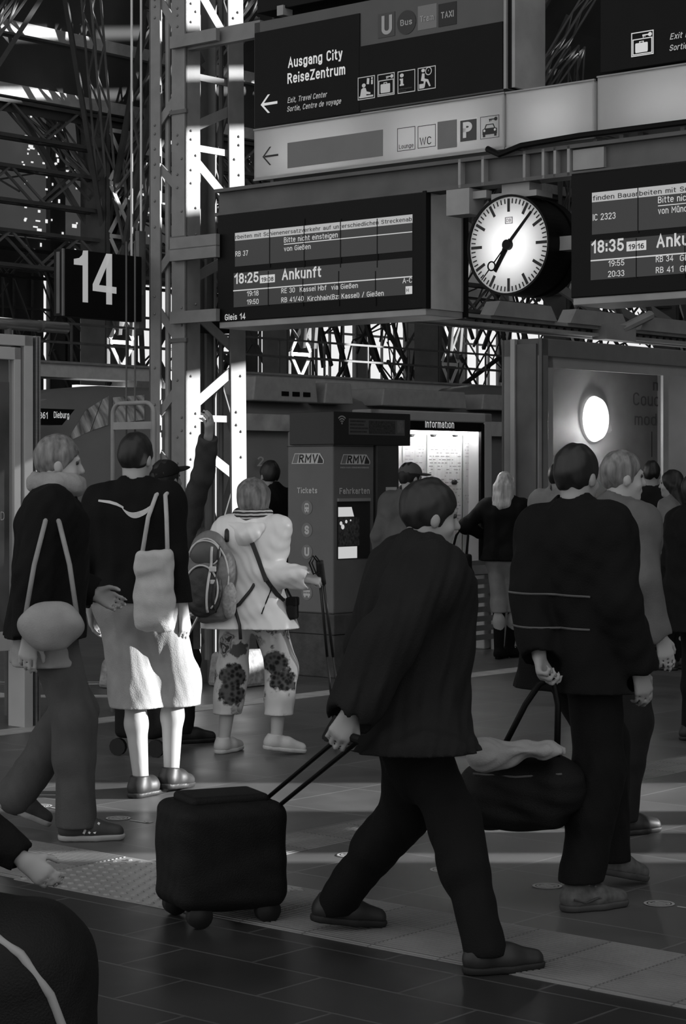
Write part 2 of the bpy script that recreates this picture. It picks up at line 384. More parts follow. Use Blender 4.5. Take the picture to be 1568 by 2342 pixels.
for i, s in enumerate((-8.12, -7.62, -7.07, -6.6, None, -5.64, -5.14, -4.63, -4.12)):
    if s is not None and ST_L[i]: sticker(i, s)['label'] = ST_L[i]

# ------------------------------------------------------------------ setting: added unseen wall, slots shape the sun patches (right, outside the frame)
def sun_mask_wall(name, X, y0, y1, ztop, slots, m, th=.35):
    """slots: (ya, yb, [(za, zb), ...]) openings of an added sun mask standing at x = X"""
    mb = MB(); y = y0
    for ya, yb, zs in sorted(slots):
        mb.box(X, X + th, y, ya, 0, ztop); z = 0
        for za, zb in zs: 
            if za > z: mb.box(X, X + th, ya, yb, z, za)
            z = zb
        mb.box(X, X + th, ya, yb, z, ztop); y = yb
    mb.box(X, X + th, y, y1, 0, ztop)
    o = mb.build(name, m); o['kind'] = 'structure'; return o
SL = math.tan(SUN_EL)
WX_ = 9.5
def slot(ya, yb, X, hs): return (ya, yb, [(a + (WX_ - X) * SL, b + (WX_ - X) * SL) for a, b in hs])
MASKM = mat('sun_mask_grey', .12, .8, 0, .15)
slots = [slot(12.95, 13.36, -2.0, [(1.1, 1.95)]), slot(14.38, 14.62, -1.9, [(3.12, 3.26)]), slot(8.55, 8.75, -1.1, [(-1.2, .7)]), slot(9.25, 9.45, 0, [(-1.0, .05)]), slot(9.85, 10.75, -1.0, [(-1.4, .95)]),
         slot(11.35, 12.35, -.3, [(.35, 1.62)]),
         slot(14.9, 16.02, -.95, [(.08, 2.48), (3.62, 4.3), (4.62, 4.75), (5.0, 6.2)])]
sun_mask_wall('wall_right', WX_, 2, 27, 12, slots, MASKM)  # added out of view, each slot aimed at one sunlit patch
pane = MB(); yb0, yb1, zz = slots[5]
pane.box(WX_ + .15, WX_ + .16, yb0 - .05, yb1 + .05, zz[0][0] - .05, zz[0][1] + .05)
o = pane.build('window_1', glass('sun_dim_tint', .28, .04)); o['kind'] = 'structure'  # added pane, dims the sun falling on the woman in white
pane = MB(); yb0, yb1, zz = slots[0]; pane.box(WX_ + .15, WX_ + .16, yb0 - .05, yb1 + .05, zz[0][0] - .05, zz[0][1] + .05)
o = pane.build('window_6', glass('sun_dim_tint', .28, .04)); o['kind'] = 'structure'  # added pane, dims the sun falling on the left advertising case
far_slots = []
for k in range(-1, 9):
    yk = 51.3 + 5.62 * k; far_slots.append((yk - .75, yk + .5, [(11.2, 15.4), (17.2, 17.6), (20.15, 20.38), (21.75, 22.0)])); far_slots.append((yk + .5, yk + 4.6, [(20.18, 20.4), (21.75, 22.05)]))
sun_mask_wall('wall_right_far', 26, 27, 130, 26, far_slots, MASKM)  # second added wall out of view, its slits leave glints on the steelwork

# ------------------------------------------------------------------ setting: roof naves, far end glazing
def deck(name, pts, v0, v1, m, step=.55):
    """corrugated deck over polyline pts (s, z), running along v"""
    mb = MB(); n = len(pts)
    vs = [(s, v, z) for s, z in pts for v in (v0, v1)] + [(s, v, z + .12) for s, z in pts for v in (v0, v1)]
    fs = []
    for i in range(n - 1):
        a = 2 * i; fs += [(a, a + 1, a + 3, a + 2), (2 * n + a, 2 * n + a + 2, 2 * n + a + 3, 2 * n + a + 1)]
    mb.add(vs, fs)
    o = mb.build(name, m); o.rotation_euler = (0, 0, ANG_U); o['kind'] = 'structure'; return o
def corr_mat():
    m = mat('corrugated_deck', .055, .7, 0, .15, .4)
    nt = m.node_tree; b = nt.nodes['Principled BSDF']; tc = nt.nodes.new('ShaderNodeTexCoord'); w = nt.nodes.new('ShaderNodeTexWave')
    w.bands_direction = 'Y'; w.inputs['Scale'].default_value = .9
    nt.links.new(tc.outputs['Object'], w.inputs['Vector'])
    bp = nt.nodes.new('ShaderNodeBump'); bp.inputs['Strength'].default_value = .8; bp.inputs['Distance'].default_value = .1
    nt.links.new(w.outputs['Fac'], bp.inputs['Height']); nt.links.new(bp.outputs['Normal'], b.inputs['Normal']); return m
CORR = corr_mat()
S0 = -42.0
near_curve = [(S0 + 30 * (1 - math.cos(a)), 11.2 + 17 * math.sin(a)) for a in np.linspace(0, 1.5, 14)]
far_curve = [(S0 - 26 * (1 - math.cos(a)), 11.2 + 15 * math.sin(a)) for a in np.linspace(0, 1.57, 12)] + [(-84, 27)]
deck('ceiling', near_curve + [(0, 29)], -6, 118, ROOF)
deck('ceiling_far', far_curve, 0, 118, CORR)
# purlins under the far nave roof (along the tracks)
pm = MB()
for i, (s, z) in enumerate(far_curve[1:9]): pm.box(s, s + .35, 20, 110, z - .55, z - .12)
sroot_mesh(pm, 'trim_6', mat('purlin_paint', .12, .6))
pm = MB()
for s, z in ((S0 + .1, 11.75), (S0 + .15, 13.4)): pm.box(s, s + .3, 20, 110, z - .2, z + .12)
sroot_mesh(pm, 'trim_7', mat('rain_gutter', .5, .5))

# far side wall and its clerestory glazing
SKYGLASS = glow('bright_sky_glass', .85, .1)
fw = MB(); fw.box(-86, -85.6, -5, 130, 0, 5.6); fw.box(-86.05, -85.7, -5, 74.8, 5, 13); fw.box(-86.05, -85.7, 75.8, 77.5, 5, 13); fw.box(-86, -85.6, -5, 130, 12.6, 14.5)
for i in range(20): fw.box(-85.95, -85.6, 18 + i * 5.2, 19.1 + i * 5.2, 5.6, 30)
fw.box(-86, -85.6, -5, 130, 21.5, 30)
sroot_mesh(fw, 'wall_left', mat('far_wall', .10, .8, 0, .3, .3))
gz = MB(); gz.box(-86.2, -86.1, 77.5, 130, 5.4, 12.8); gz.box(-86.2, -86.1, 74.9, 75.7, 5.4, 12.8); sroot_mesh(gz, 'window_2', SKYGLASS)
gz = MB(); gz.box(-86.2, -86.1, -5, 130, 14.3, 21.6); sroot_mesh(gz, 'window_3', glow('dim_sky_glass', .045, .02))
gz = MB(); rnd0 = random.Random(21)
for k in range(330):
    v = 73 + 28 * rnd0.random() ** 1.3; z = 13.6 + rnd0.random() * 7.6; w = rnd0.choice((.06, .08, .1, .14, .3)); h = rnd0.choice((.08, .1, .14, .2))
    gz.box(-85.6, -85.55, v, v + w, z, z + h)
sroot_mesh(gz, 'window_5', SKYGLASS)
mu = MB()
for i in range(80): mu.box(-85.75, -85.6, 18 + i * 1.3, 18.12 + i * 1.3, 5.6, 12.6)
for z in (7.2, 8.9, 10.6): mu.box(-85.75, -85.6, 0, 130, z, z + .14)
sroot_mesh(mu, 'trim_8', STEEL_D)
# far end of the hall closing the view to the right
ew = MB(); ew.box(-95, 30, 118, 118.4, 0, 6.0); ew.box(-95, 30, 118, 118.4, 20, 34)
sroot_mesh(ew, 'wall_end', MATS['far_wall'])
eg = MB(); eg.box(-95, 30, 118.5, 118.6, 5.8, 20.2); sroot_mesh(eg, 'window_4', SKYGLASS)

# ------------------------------------------------------------------ lattice steelwork of the hall
def lattice(ch, br, p, q, w, d, bay, side, up, cw=.09, bw=.05):
    """lattice girder from p to q: four chords in ch, diagonals in br; side/up are unit vectors"""
    p, q = np.array(p, float), np.array(q, float); side, up = np.array(side, float), np.array(up, float)
    n = max(1, int(round(np.linalg.norm(q - p) / bay)))
    c = [(i, j) for i in (-1, 1) for j in (-1, 1)]
    for i, j in c: ch.bar(p + side * i * w / 2 + up * j * d / 2, q + side * i * w / 2 + up * j * d / 2, cw)
    for k in range(n):
        a = p + (q - p) * k / n; b = p + (q - p) * (k + 1) / n; f = 1 if k % 2 else -1
        for i in (-1, 1):
            br.bar(a + side * i * w / 2 + up * f * d / 2, b + side * i * w / 2 - up * f * d / 2, bw)
            br.bar(a + up * i * d / 2 + side * f * w / 2, b + up * i * d / 2 - side * f * w / 2, bw)
PITCH, V1ST = 7.4, 31.6
COL_L = ['lattice steel column of the hall behind the left glass case', 'lattice column with white X bracing beneath the platform 14 sign', 'lattice column with white X bracing right of the mast under the departure board',
         'lattice column with X bracing below the right end of the departure board', 'lattice column showing above the right glass case', 'farthest lattice column at the right edge under the second board']
BRACE_L = mat('bright_bracing', .75, .5, 0, .05)
LAT = mat('lattice_paint', .085, .6, 0, .25, 1.5)
for k in range(6):
    v = V1ST + PITCH * k
    r = empty('lattice_column', sv(S0, v), ANG_U, COL_L[k], 'steel column', 'lattice columns of the train hall')
    a = MB(); a.box(-.55, .5, -.52, -.44, 0, 11.4); a.box(-.55, .5, .44, .52, 0, 11.4); a.box(-.15, .05, -.44, .44, 0, 11.4); a.box(-.7, .7, -.62, .62, 0, .6)
    a.box(.44, .52, -.52, -.40, 0, 11.4); a.box(.44, .52, .40, .52, 0, 11.4)
    a.build('column_shaft', LAT, r)
    b = MB()
    for i in range(7):
        z = 1.0 + i * 1.45
        b.bar((.53, -.42, z), (.53, .42, z + 1.3), .03, .11); b.bar((.56, .42, z), (.56, -.42, z + 1.3), .03, .11); b.bar((.53, -.42, z + 1.37), (.53, .42, z + 1.37), .03, .11)
    b.each('column_bracing', BRACE_L, r)
arch_n = MB(); arch_b = MB()
def arch(v, curve, ch, br, depth):
    pts = [np.array((s, v, z)) for s, z in curve]
    for a, b in zip(pts[:-1], pts[1:]):
        d = (b - a) / np.linalg.norm(b - a); up = np.cross(d, (0, 1, 0))
        lattice(ch, br, a, b, .5, depth, 1.1, (0, 1, 0), up, .13, .07)
na = [(S0 + .3, 5.5), (S0 + .55, 8), (S0 + 1.2, 10.4)] + [(s + 1.4, z - 1.0) for s, z in near_curve[2:12]]
fa = [(S0 - .3, 5.5), (S0 - .55, 8), (S0 - 1.2, 10.4)] + [(s - 1.2, z - 1.0) for s, z in far_curve[1:]]
for k in range(12):
    arch(V1ST + PITCH * k, na, arch_n, arch_b, 1.1 if k % 2 == 0 else .8)
    arch(V1ST - 14 + PITCH * k, fa, arch_n, arch_b, .9)
for k in range(14):                                    # raking struts fanning out of each springing
    v = V1ST + PITCH * k - 7.4
    for j, (dv, ds, dz) in enumerate(((3.7, 2.2, 7), (-3.7, 2.2, 7), (3.7, -3, 8), (-3.7, -3, 8), (1.8, 4, 9), (-1.8, -6, 9))):
        arch_n.bar((S0, v, 7.6), (S0 + ds, v + dv, 7.6 + dz), .12)
        lattice(arch_b, arch_b, (S0, v, 9.2), (S0 + ds * 1.4, v + dv, 9 + dz), .35, .35, .9, (0, 1, 0), (1, 0, 0), .06, .04)
rnd = random.Random(5)
for z in (7.6, 9.3, 11.0): lattice(arch_n, arch_b, (S0, 15, z), (S0, 112, z), .4, .9, 1.2, (1, 0, 0), (0, 0, 1), .1, .06)
for s, z in ((S0 - 9, 15), (S0 - 18, 20), (S0 - 28, 11)): lattice(arch_n, arch_b, (s, 15, z), (s, 112, z), .4, 1.2, 1.3, (1, 0, 0), (0, 0, 1), .1, .06)
for k in range(320):                                   # scaffold-like bracing of the far nave
    v = 60 + rnd.random() * 62; s = S0 - 8 - rnd.random() * 32; z = 3.5 + rnd.random() * 9; dv = rnd.uniform(-3, 3)
    arch_n.bar((s, v, z), (s + rnd.uniform(-2, 2), v + dv, z + rnd.choice((-1, 1)) * rnd.uniform(1.5, 5)), rnd.choice((.06, .08, .1, .14, .2)))
for k in range(70):                                    # tie rods
    v = 20 + rnd.random() * 90; s = S0 - rnd.random() * 40; z = 8 + rnd.random() * 9
    arch_n.bar((s, v, z), (s + rnd.uniform(-6, 6), v + rnd.uniform(-6, 6), z + rnd.uniform(-4, 5)), .07)
sroot_mesh(arch_n, 'ceiling_arches', LAT); sroot_mesh(arch_b, 'ceiling_bracing', mat('bracing_paint', .16, .6, 0, .3, 1.2))
# maintenance walkway along the column row
wk = empty('walkway_bridge', sv(S0 + 1.3, 0), ANG_U, 'pale maintenance walkway with railing running past the lattice columns behind the trains', 'walkway')
d = MB(); d.box(-.5, .5, 28, 95, 4.15, 4.5); d.build('walkway_girder', STEEL_L, wk)
d = MB(); d.box(-.62, .62, 28, 95, 4.5, 4.56); 
for k in range(9): d.prism([(-.5, 4.15), (.5, 4.15), (.4, 3.75), (-.4, 3.75)], 31 + k * 7.4, 34.5 + k * 7.4)
d.build('walkway_deck', STEEL, wk)
d = MB()
for z in (5.05, 5.55): d.bar((.55, 28, z), (.55, 95, z), .06)
for k in range(34): d.bar((.55, 28 + k * 2, 4.5), (.55, 28 + k * 2, 5.55), .05)
d.build('railing', STEEL_D, wk)
d = MB()
for k in range(14): d.box(-.1, .1, 32 + k * 4.6, 33.8 + k * 4.6, 3.9, 4.0)
d.build('strip_light', glow('fluorescent', 1.2), wk)
# ------------------------------------------------------------------ foreground lattice mast carrying the signs
S = Frame(425, 15.25, 'u')                      # gantry plane; x along u, y along v
mast = S.root('lattice_mast', 'riveted steel lattice mast with sunlit face beside the woman in white jacket', 'mast')
MT = 7.2; WL = .39; DR = .66; PW = .15; TH = .014
def rtap(z): return DR - .011 * z                 # the right leg leans in a little
def leg_mb(kind):
    m = MB()
    if kind == 'near':
        m.box(-PW, 0, 0, TH, 0, MT); m.box(-TH, 0, 0, PW, 0, MT)
    elif kind == 'left':
        m.box(-WL, -WL + .115, 0, TH, 0, MT); m.box(-WL, -WL + TH, 0, .12, 0, MT)
    elif kind == 'right':
        y0, y1 = rtap(0), rtap(MT); w = .15
        m.add([(0, y0 - w, 0), (0, y0, 0), (-TH, y0, 0), (-TH, y0 - w, 0), (0, y1 - w, MT), (0, y1, MT), (-TH, y1, MT), (-TH, y1 - w, MT)],
              [(0, 1, 5, 4), (1, 2, 6, 5), (2, 3, 7, 6), (3, 0, 4, 7), (0, 3, 2, 1), (4, 5, 6, 7)])
        m.add([(0, y0, 0), (0, y0 + TH, 0), (-.1, y0 + TH, 0), (-.1, y0, 0), (0, y1, MT), (0, y1 + TH, MT), (-.1, y1 + TH, MT), (-.1, y1, MT)],
              [(0, 1, 5, 4), (1, 2, 6, 5), (2, 3, 7, 6), (3, 0, 4, 7), (0, 3, 2, 1), (4, 5, 6, 7)])
    else:
        m.box(-WL, -WL + .1, DR - .05, DR - .036, 0, MT); m.box(-WL, -WL + TH, DR - .14, DR - .04, 0, MT)
    return m
MASTP = mat('mast_paint', .20, .5, 0, .12, 7)
for k in ('near', 'left', 'right', 'back'): leg_mb(k).build('leg', MASTP, mast)
# left face diagonals (y = 0) and right face diagonals (x = 0): nodes read from the photo (height above floor)
def zz(py, px=400, yo=0): return S.m(px, py, yo)[1]
lf = [(-40, 95), (200, 290, 1), (360, 445), (540, 632, 1), (690, 795), (870, 962, 1), (1020, 1110), (1190, 1280, 1), (1350, 1440)]
for it in lf:
    a, b_ = zz(it[0]), zz(it[1]); m = MB()
    if len(it) == 2: p, q = (-WL + .03, .022, a), (-.05, .022, b_)
    else: p, q = (-.05, .022, a), (-WL + .03, .022, b_)
    m.bar(p, q, .065, .012, (0, 1, 0)); m.build('brace', MASTP, mast)
for i, (a, b_) in enumerate(((-70, 75), (290, 205), (345, 450), (640, 555), (700, 790), (935, 825), (1005, 1095), (1300, 1200), (1320, 1420))):
    za = S.m(440, a)[1]; zb = S.m(545, b_)[1]; y1 = rtap(zb) - .06
    m = MB(); m.bar((-.021, .05, za), (-.021, y1, zb), .012, .075, (0, 0, 1)); m.build('brace', MASTP, mast)
for a, b_ in ((165, 195), (330, 352), (955, 958)):
    za = S.m(440, a)[1]; m = MB(); m.bar((-.034, .05, za), (-.034, rtap(za) - .05, za), .014, .05, (0, 0, 1)); m.build('strut', MASTP, mast)
# far faces
for i in range(9):
    z = .3 + i * .75; y0, y1 = (.05, DR - .1) if i % 2 else (DR - .1, .05)
    m = MB(); m.bar((-WL + .01, y0, z), (-WL + .01, y1, z + .72), .014, .06, (0, 0, 1)); m.build('brace', STEEL_D, mast)
    x0, x1 = (-WL + .05, -.06) if i % 2 else (-.06, -WL + .05)
    m = MB(); m.bar((x0, DR - .03, z), (x1, DR - .03, z + .7), .06, .014, (0, 1, 0)); m.build('brace', STEEL_D, mast)
m = MB()
for x, y, r in ((-.26, .07, .022), (-.21, .10, .018), (-.17, .16, .028)): m.cyl((x, y, .4), (x, y, MT), r, 10)
m.each('conduit', STEEL, mast)
m = MB(); m.cyl((-.20, .45, .2), (-.20, .45, zz(560)), .035, 12); m.cyl((-.12, .5, .9), (-.12, .5, MT), .02, 8); m.each('conduit', STEEL_D, mast)
m = MB()
for py in (20, 36, 365, 400, 430, 485, 545, 705, 745, 870, 955, 985, 1000, 1060, 310, 330, 62):
    z = zz(py); sx = -.045 if int(py) % 2 else -.09
    m.cyl((sx, 0, z), (sx, -.010, z), .011, 8, .006); m.cyl((0, .05 + .05 * (int(py / 5) % 2), z + .03), (.01, .05 + .05 * (int(py / 5) % 2), z + .03), .011, 8, .006)
    m.cyl((-WL + .06, 0, z + .1), (-WL + .06, -.010, z + .1), .011, 8, .006)
    yy = rtap(z) - .05 - .05 * (int(py / 5) % 2); m.cyl((0, yy, z + .05), (.012, yy, z + .05), .012, 8, .006)
m.each('rivet', MASTP, mast, True)
m = MB()
for py in (100, 560, 728, 585): m.bar((-.12, -.03, zz(py)), (S.x(500) + .02, -.03, zz(py)), .04, .09)
m.bar((-.1, .05, zz(100)), (S.x(590), .05, zz(100)), .06, .12)
m.each('bracket_arm', MASTP, mast)
m = MB()
for z in (2.6, 3.36, 4.3): m.tube([(-.16, -.012, z), (-.16, .05, z)], .01, 6); m.box(-.165, .012, -.012, .012, z, z + .03)
m.build('cable_clamp', STEEL_D, mast)
m = MB(); m.box(-.20, -.02, .34, .54, zz(755), zz(700)); m.build('junction_box', BLACK, mast)
m = MB(); m.prism([(-WL - .30, .20), (-WL - .22, .27), (.02, .28), (.05, 0), (-WL - .34, 0)], -.22, .1)
m.prism([(-.16, .26), (.1, .28), (.14, 0), (-.2, 0)], .42, .82)
fb = m.build('footing', mat('rough_stone', .30, .9, 0, .4, 16, bump=1.0, bscale=25), mast, bevel=.03)
fb['label'] = 'rough stone footing of the mast'
for x, y in ((-.56, -.02), (-.53, .05)):
    m = MB(); m.cyl((x, y, zz(585)), (x, y, MT), .009, 6)
    o = m.build('hanging_cable', STEEL_L); o.location = (S.o[0], S.o[1], 0); o.rotation_euler = (0, 0, S.rz)
    tag(o, 'thin vertical rod running up beside the mast above the 14 sign, %s of the two' % ('left' if x < -.54 else 'right'), 'rod', 'rods above the platform sign')

# ------------------------------------------------------------------ overhead girder
gd = S.root('overhead_girder', 'long steel girder carrying the departure boards and guide signs', 'girder')
G0, G1 = S.m(495, 447, .05), S.m(1376, 328, .05)
gz0 = S.m(900, 455 - 12, .05)[1]; gz1 = S.m(900, 393, .05)[1]
m = MB(); m.box(S.x(490), 6.2, .05, .07, gz0, gz1); m.build('web_plate', GIRDER, gd)
m = MB(); m.box(S.x(490), 6.2, .0, .16, gz1, gz1 + .025); m.box(S.x(490), 6.2, .0, .16, gz0 - .025, gz0); m.each('flange', GIRDER, gd)
for px in (1047, 1100, 1195, 1238, 1265, 1296):
    x = S.x(px); m = MB(); m.box(x, x + .02, .0, .06, gz0 - .02, gz1 + .02); m.build('stiffener', STEEL, gd)
m = MB(); m.box(S.x(1305), S.x(1376), .02, .05, gz0 + .01, gz1 - .01); m.build('cover_plate', STEEL, gd)
m = MB(); x = S.x(1060); m.box(x - .13, x + .06, -.02, .14, gz0 - .2, gz0 - .03); m.box(x + .06, x + .17, .02, .08, gz0 - .1, gz0 - .05); m.each('clamp_box', STEEL, gd)
m = MB(); m.tube([(S.x(1120), -.03, gz1 + .06), (S.x(1150), -.04, gz1 + .01), (S.x(1200), -.04, gz1 + .05), (S.x(1330), -.02, gz1 + .07), (6.0, 0, gz1 + .07)], .02, 8); m.build('cable', BLACK, gd)

# ------------------------------------------------------------------ departure boards
def board(fr, label, corners, screens, depth, gleis=None):
    """corners: px left, px right, py top/bottom at left"""
    pl, pr, t, b = corners
    r = fr.root('departure_board', label, 'departure board', 'departure boards under the girder')
    m = MB(); x0, x1, z0, z1 = fr.rect(m, pl, pr, t, b, 0.0, depth - .01); m.build('casing', BLACK, r, bevel=.006)
    m = MB(); m.box(x0 + .01, x1 + .005, .01, depth + .02, z0 - .045, z0); m.build('bottom_trim', STEEL, r, bevel=.004)
    m = MB(); m.box(x1, x1 + .012, .05, depth + .02, z0, z1); m.build('end_panel', mat('board_end_metal', .42, .28, .25, .25, 3), r)
    m = MB(); m.box(x1 - .01, x1 + .02, -.008, .045, z0, z1); m.build('corner_post', BLACK, r)
    if gleis: m = MB(); m.box(x1 + .002, x1 + .03, depth + .015, depth + .05, z0 - .04, z1 + .02); m.build('rear_post', BLACK, r)
    return r, (x0, x1, z0, z1)
B1, b1 = board(S, 'departure board showing 18:25 Ankunft and Gleis 14 beside the mast', (497, 970, 491, 737), None, .40, True)
YS = -.004
def scr(fr, par, nm, pl, pr, t, b, m_, y=YS):
    m = MB(); fr.rect(m, pl, pr, t, b, y, 0.0); return m.build(nm, m_, par)
ys = YS - .002
scr(S, B1, 'screen', 537, 942, 551, 610, LCD); scr(S, B1, 'screen', 534, 942, 625, 703, LCD)
scr(S, B1, 'ticker_bar', 537, 942, 533, 551, LCD_BAR)
m = MB()
for p, q in ((615, 612), (694, 691), (777, 773), (861, 857)):
    S.rect(m, p, p + 2, 524 if p < 650 else 500, 612, ys, ys + .001); S.rect(m, q, q + 2, 620, 700, ys, ys + .001)
m.each('screen_seam', BLACK, B1)
m = MB(); S.rect(m, 649, 942, 558, 560, ys, ys + .001); S.rect(m, 533, 942, 664, 666.5, ys, ys + .001); m.each('ruled_line', LCD_TXT, B1)
m = MB(); S.rect(m, 594, 628, 630, 648, ys, ys + .001); S.rect(m, 927, 942, 655, 673, ys, ys + .001); m.each('inverse_field', LCD_TXT, B1)
ftext(S, B1, 'lettering', [('Bitte nicht einsteigen', 649, 555, 772, 12), ('von Gießen', 649, 575, 710, 11.5), ('RB 37', 538, 587, 567, 12),
      ('18:25', 535, 650, 591, 24, 0, .02), ('Ankunft', 644, 641, 734, 25, 0, .02), ('RE 30', 643, 671, 674, 11.5), ('Kassel Hbf', 685, 668, 746, 11.5), ('via Gießen', 757, 663, 818, 11.5),
      ('RB 41/40', 643, 692, 694, 11.5), ('Kirchhain(Bz: Kassel) / Gießen', 703, 689, 877, 11.5), ('19:18', 564, 678, 591, 12), ('19:50', 564, 697, 591, 12), ('A-C', 920, 648, 942, 12)], LCD_TXT, ys)
ftext(S, B1, 'dark_lettering', [('rbeiten mit Schienenersatzverkehr auf unterschiedlichen Streckenab', 538, 547, 941, 9), ('19:08', 597, 645, 625, 10, 0, .02), ('H', 929, 668, 934, 8)], INK, ys - .002)
ftext(S, B1, 'platform_lettering', [('Gleis 14', 514, 733, 561, 14, 0, .01)], LCD_TXT, YS)
B2, b2 = board(S, 'departure board showing 18:35 Ankunft cut by the right edge', (1305, 1760, 396, 682), None, .40)
scr(S, B2, 'screen', 1353, 1700, 463, 537, LCD); scr(S, B2, 'screen', 1350, 1700, 552, 641, LCD); scr(S, B2, 'ticker_bar', 1353, 1700, 441, 463, LCD_BAR)
m = MB()
for p in (1457, 1568): S.rect(m, p, p + 2, 428, 533, ys, ys + .001); S.rect(m, p - 4, p - 2, 545, 636, ys, ys + .001)
m.each('screen_seam', BLACK, B2)
m = MB(); S.rect(m, 1504, 1700, 470, 472, ys, ys + .001); S.rect(m, 1350, 1700, 595, 598, ys, ys + .001); m.each('ruled_line', LCD_TXT, B2)
m = MB(); S.rect(m, 1432, 1477, 553, 575, ys, ys + .001); m.each('inverse_field', LCD_TXT, B2)
ftext(S, B2, 'lettering', [('Bitte nicht einsteigen', 1504, 465, 1672, 15), ('von München', 1504, 490, 1596, 15), ('IC 2323', 1355, 505, 1407, 15), ('18:35', 1351, 580, 1426, 29, 0, .02),
      ('Ankunft', 1500, 567, 1622, 30, 0, .02), ('19:55', 1390, 610, 1427, 14), ('20:33', 1389, 634, 1427, 14), ('RB 34', 1499, 600, 1539, 14), ('Gl', 1554, 597, 1568, 14), ('RB 41', 1499, 625, 1539, 14), ('Gl', 1554, 622, 1568, 14)], LCD_TXT, ys)
ftext(S, B2, 'dark_lettering', [('finden Bauarbeiten mit Schienenersatz', 1355, 459, 1690, 11), ('19:16', 1436, 571, 1472, 12, 0, .02)], INK, ys - .002)
# hangers of the boards
m = MB()
for fr_b, px in ((b1, 560), (b1, 930), (b2, 1320), (b2, 1560)):
    x = S.x(px); m.box(x - .02, x + .02, .08, .12, fr_b[3] - .02, gz0 + .0)
m.each('hanger', STEEL_D, gd)

# ------------------------------------------------------------------ station clock
cxp, cyp = 1160, 560
cx, cz = S.m(cxp, cyp, -.02); CR = 112 / S.ppm(cxp, -.02)
ck = S.root('station_clock', 'round station clock with lit white dial between the two departure boards', 'clock')
m = MB(); m.ring((cx, cz), CR * .985, CR * 1.03, -.02, .20, 64); m.ring((cx, cz), CR * .86, CR * .985, .12, .30, 64); m.ring((cx, cz), CR * .9, CR * 1.02, .28, .36, 64)
m.disc((cx, cz), CR * .99, .30, .31, 64); m.build('housing', BLACK, ck, False)
m = MB(); m.disc((cx, cz), CR * .99, -.006, -.002, 64); m.build('dial', diffuser('opal_dial', .85), ck)
m = MB(); m.ring((cx, cz), CR * .45, CR * .5, .06, .085, 40); m.build('ring_lamp', glow('ring_lamp_glow', 10), ck)
m = MB(); m.disc((cx, cz), CR * .96, .115, .118, 48); m.build('reflector', mat('white_reflector', .85, .8, 0, 0), ck)
m = MB()
for i in range(60):
    a = math.radians(6 * i); L, w = (.25, .03) if i % 5 == 0 else (.10, .013)
    d = np.array((math.sin(a), math.cos(a))); n_ = np.array((d[1], -d[0])); o_ = np.array((cx, cz))
    if i % 15 == 0: L = .27
    P0, P1 = o_ + d * CR * (.95 - L), o_ + d * CR * .95
    m.prism([tuple(P0 + n_ * CR * w), tuple(P1 + n_ * CR * w), tuple(P1 - n_ * CR * w), tuple(P0 - n_ * CR * w)], -.010, -.007)
m.build('minute_track', INK, ck)
def hand(nm, deg, r0, r1, w0, w1, y, ring=None):
    a = math.radians(deg); d = np.array((math.sin(a), math.cos(a))); n_ = np.array((d[1], -d[0])); o_ = np.array((cx, cz)); m = MB()
    P0, P1 = o_ + d * CR * r0, o_ + d * CR * r1
    m.prism([tuple(P0 + n_ * CR * w0), tuple(P1 + n_ * CR * w1), tuple(P1 - n_ * CR * w1), tuple(P0 - n_ * CR * w0)], y - .004, y)
    if ring: c = o_ + d * CR * ring; m.ring(tuple(c), CR * .075, CR * .105, y - .004, y, 24)
    return m.build(nm, BLACK, ck)
hand('hour_hand', 213, -.12, .62, .055, .05, -.014); hand('minute_hand', 43.5, -.15, .87, .04, .028, -.022)
h = hand('second_hand', 222.5, -.1, .46, .012, .012, -.030); hand('second_hand_tip', 222.5, .66, .93, .012, .008, -.030, ring=.56)
m = MB(); m.disc((cx, cz), CR * .105, -.036, -.006, 32); m.build('hand_boss', BLACK, ck)
m = MB()
def rrect(x0, x1, z0, z1, r=.01):
    return [(x0 + r, z0), (x1 - r, z0), (x1, z0 + r), (x1, z1 - r), (x1 - r, z1), (x0 + r, z1), (x0, z1 - r), (x0, z0 + r)]
lx0, lz0 = S.m(1152, 512, -.02); lx1, lz1 = S.m(1169, 495, -.02)
for a0, a1, b0, b1_ in ((lx0, lx1, lz0, lz0 + .004), (lx0, lx1, lz1 - .004, lz1), (lx0, lx0 + .005, lz0, lz1), (lx1 - .005, lx1, lz0, lz1)): m.box(a0, a1, -.009, -.007, b0, b1_)
text_mb(m, 'DB', lx0 + .011, lx1 - .011, lz0 + .011, (lz1 - lz0) - .022, -.0092, 0, .01); m.build('dial_emblem', GREYINK, ck)
m = MB(); m.box(cx - .09, cx + .13, .04, .18, cz + CR, gz0 - .01); m.box(cx - .16, cx + .2, .02, .2, cz + CR * .97, cz + CR * 1.09)
m.box(cx + CR, S.x(1312), .1, .2, cz - .05, cz + .04); m.each('bracket', STEEL, ck)

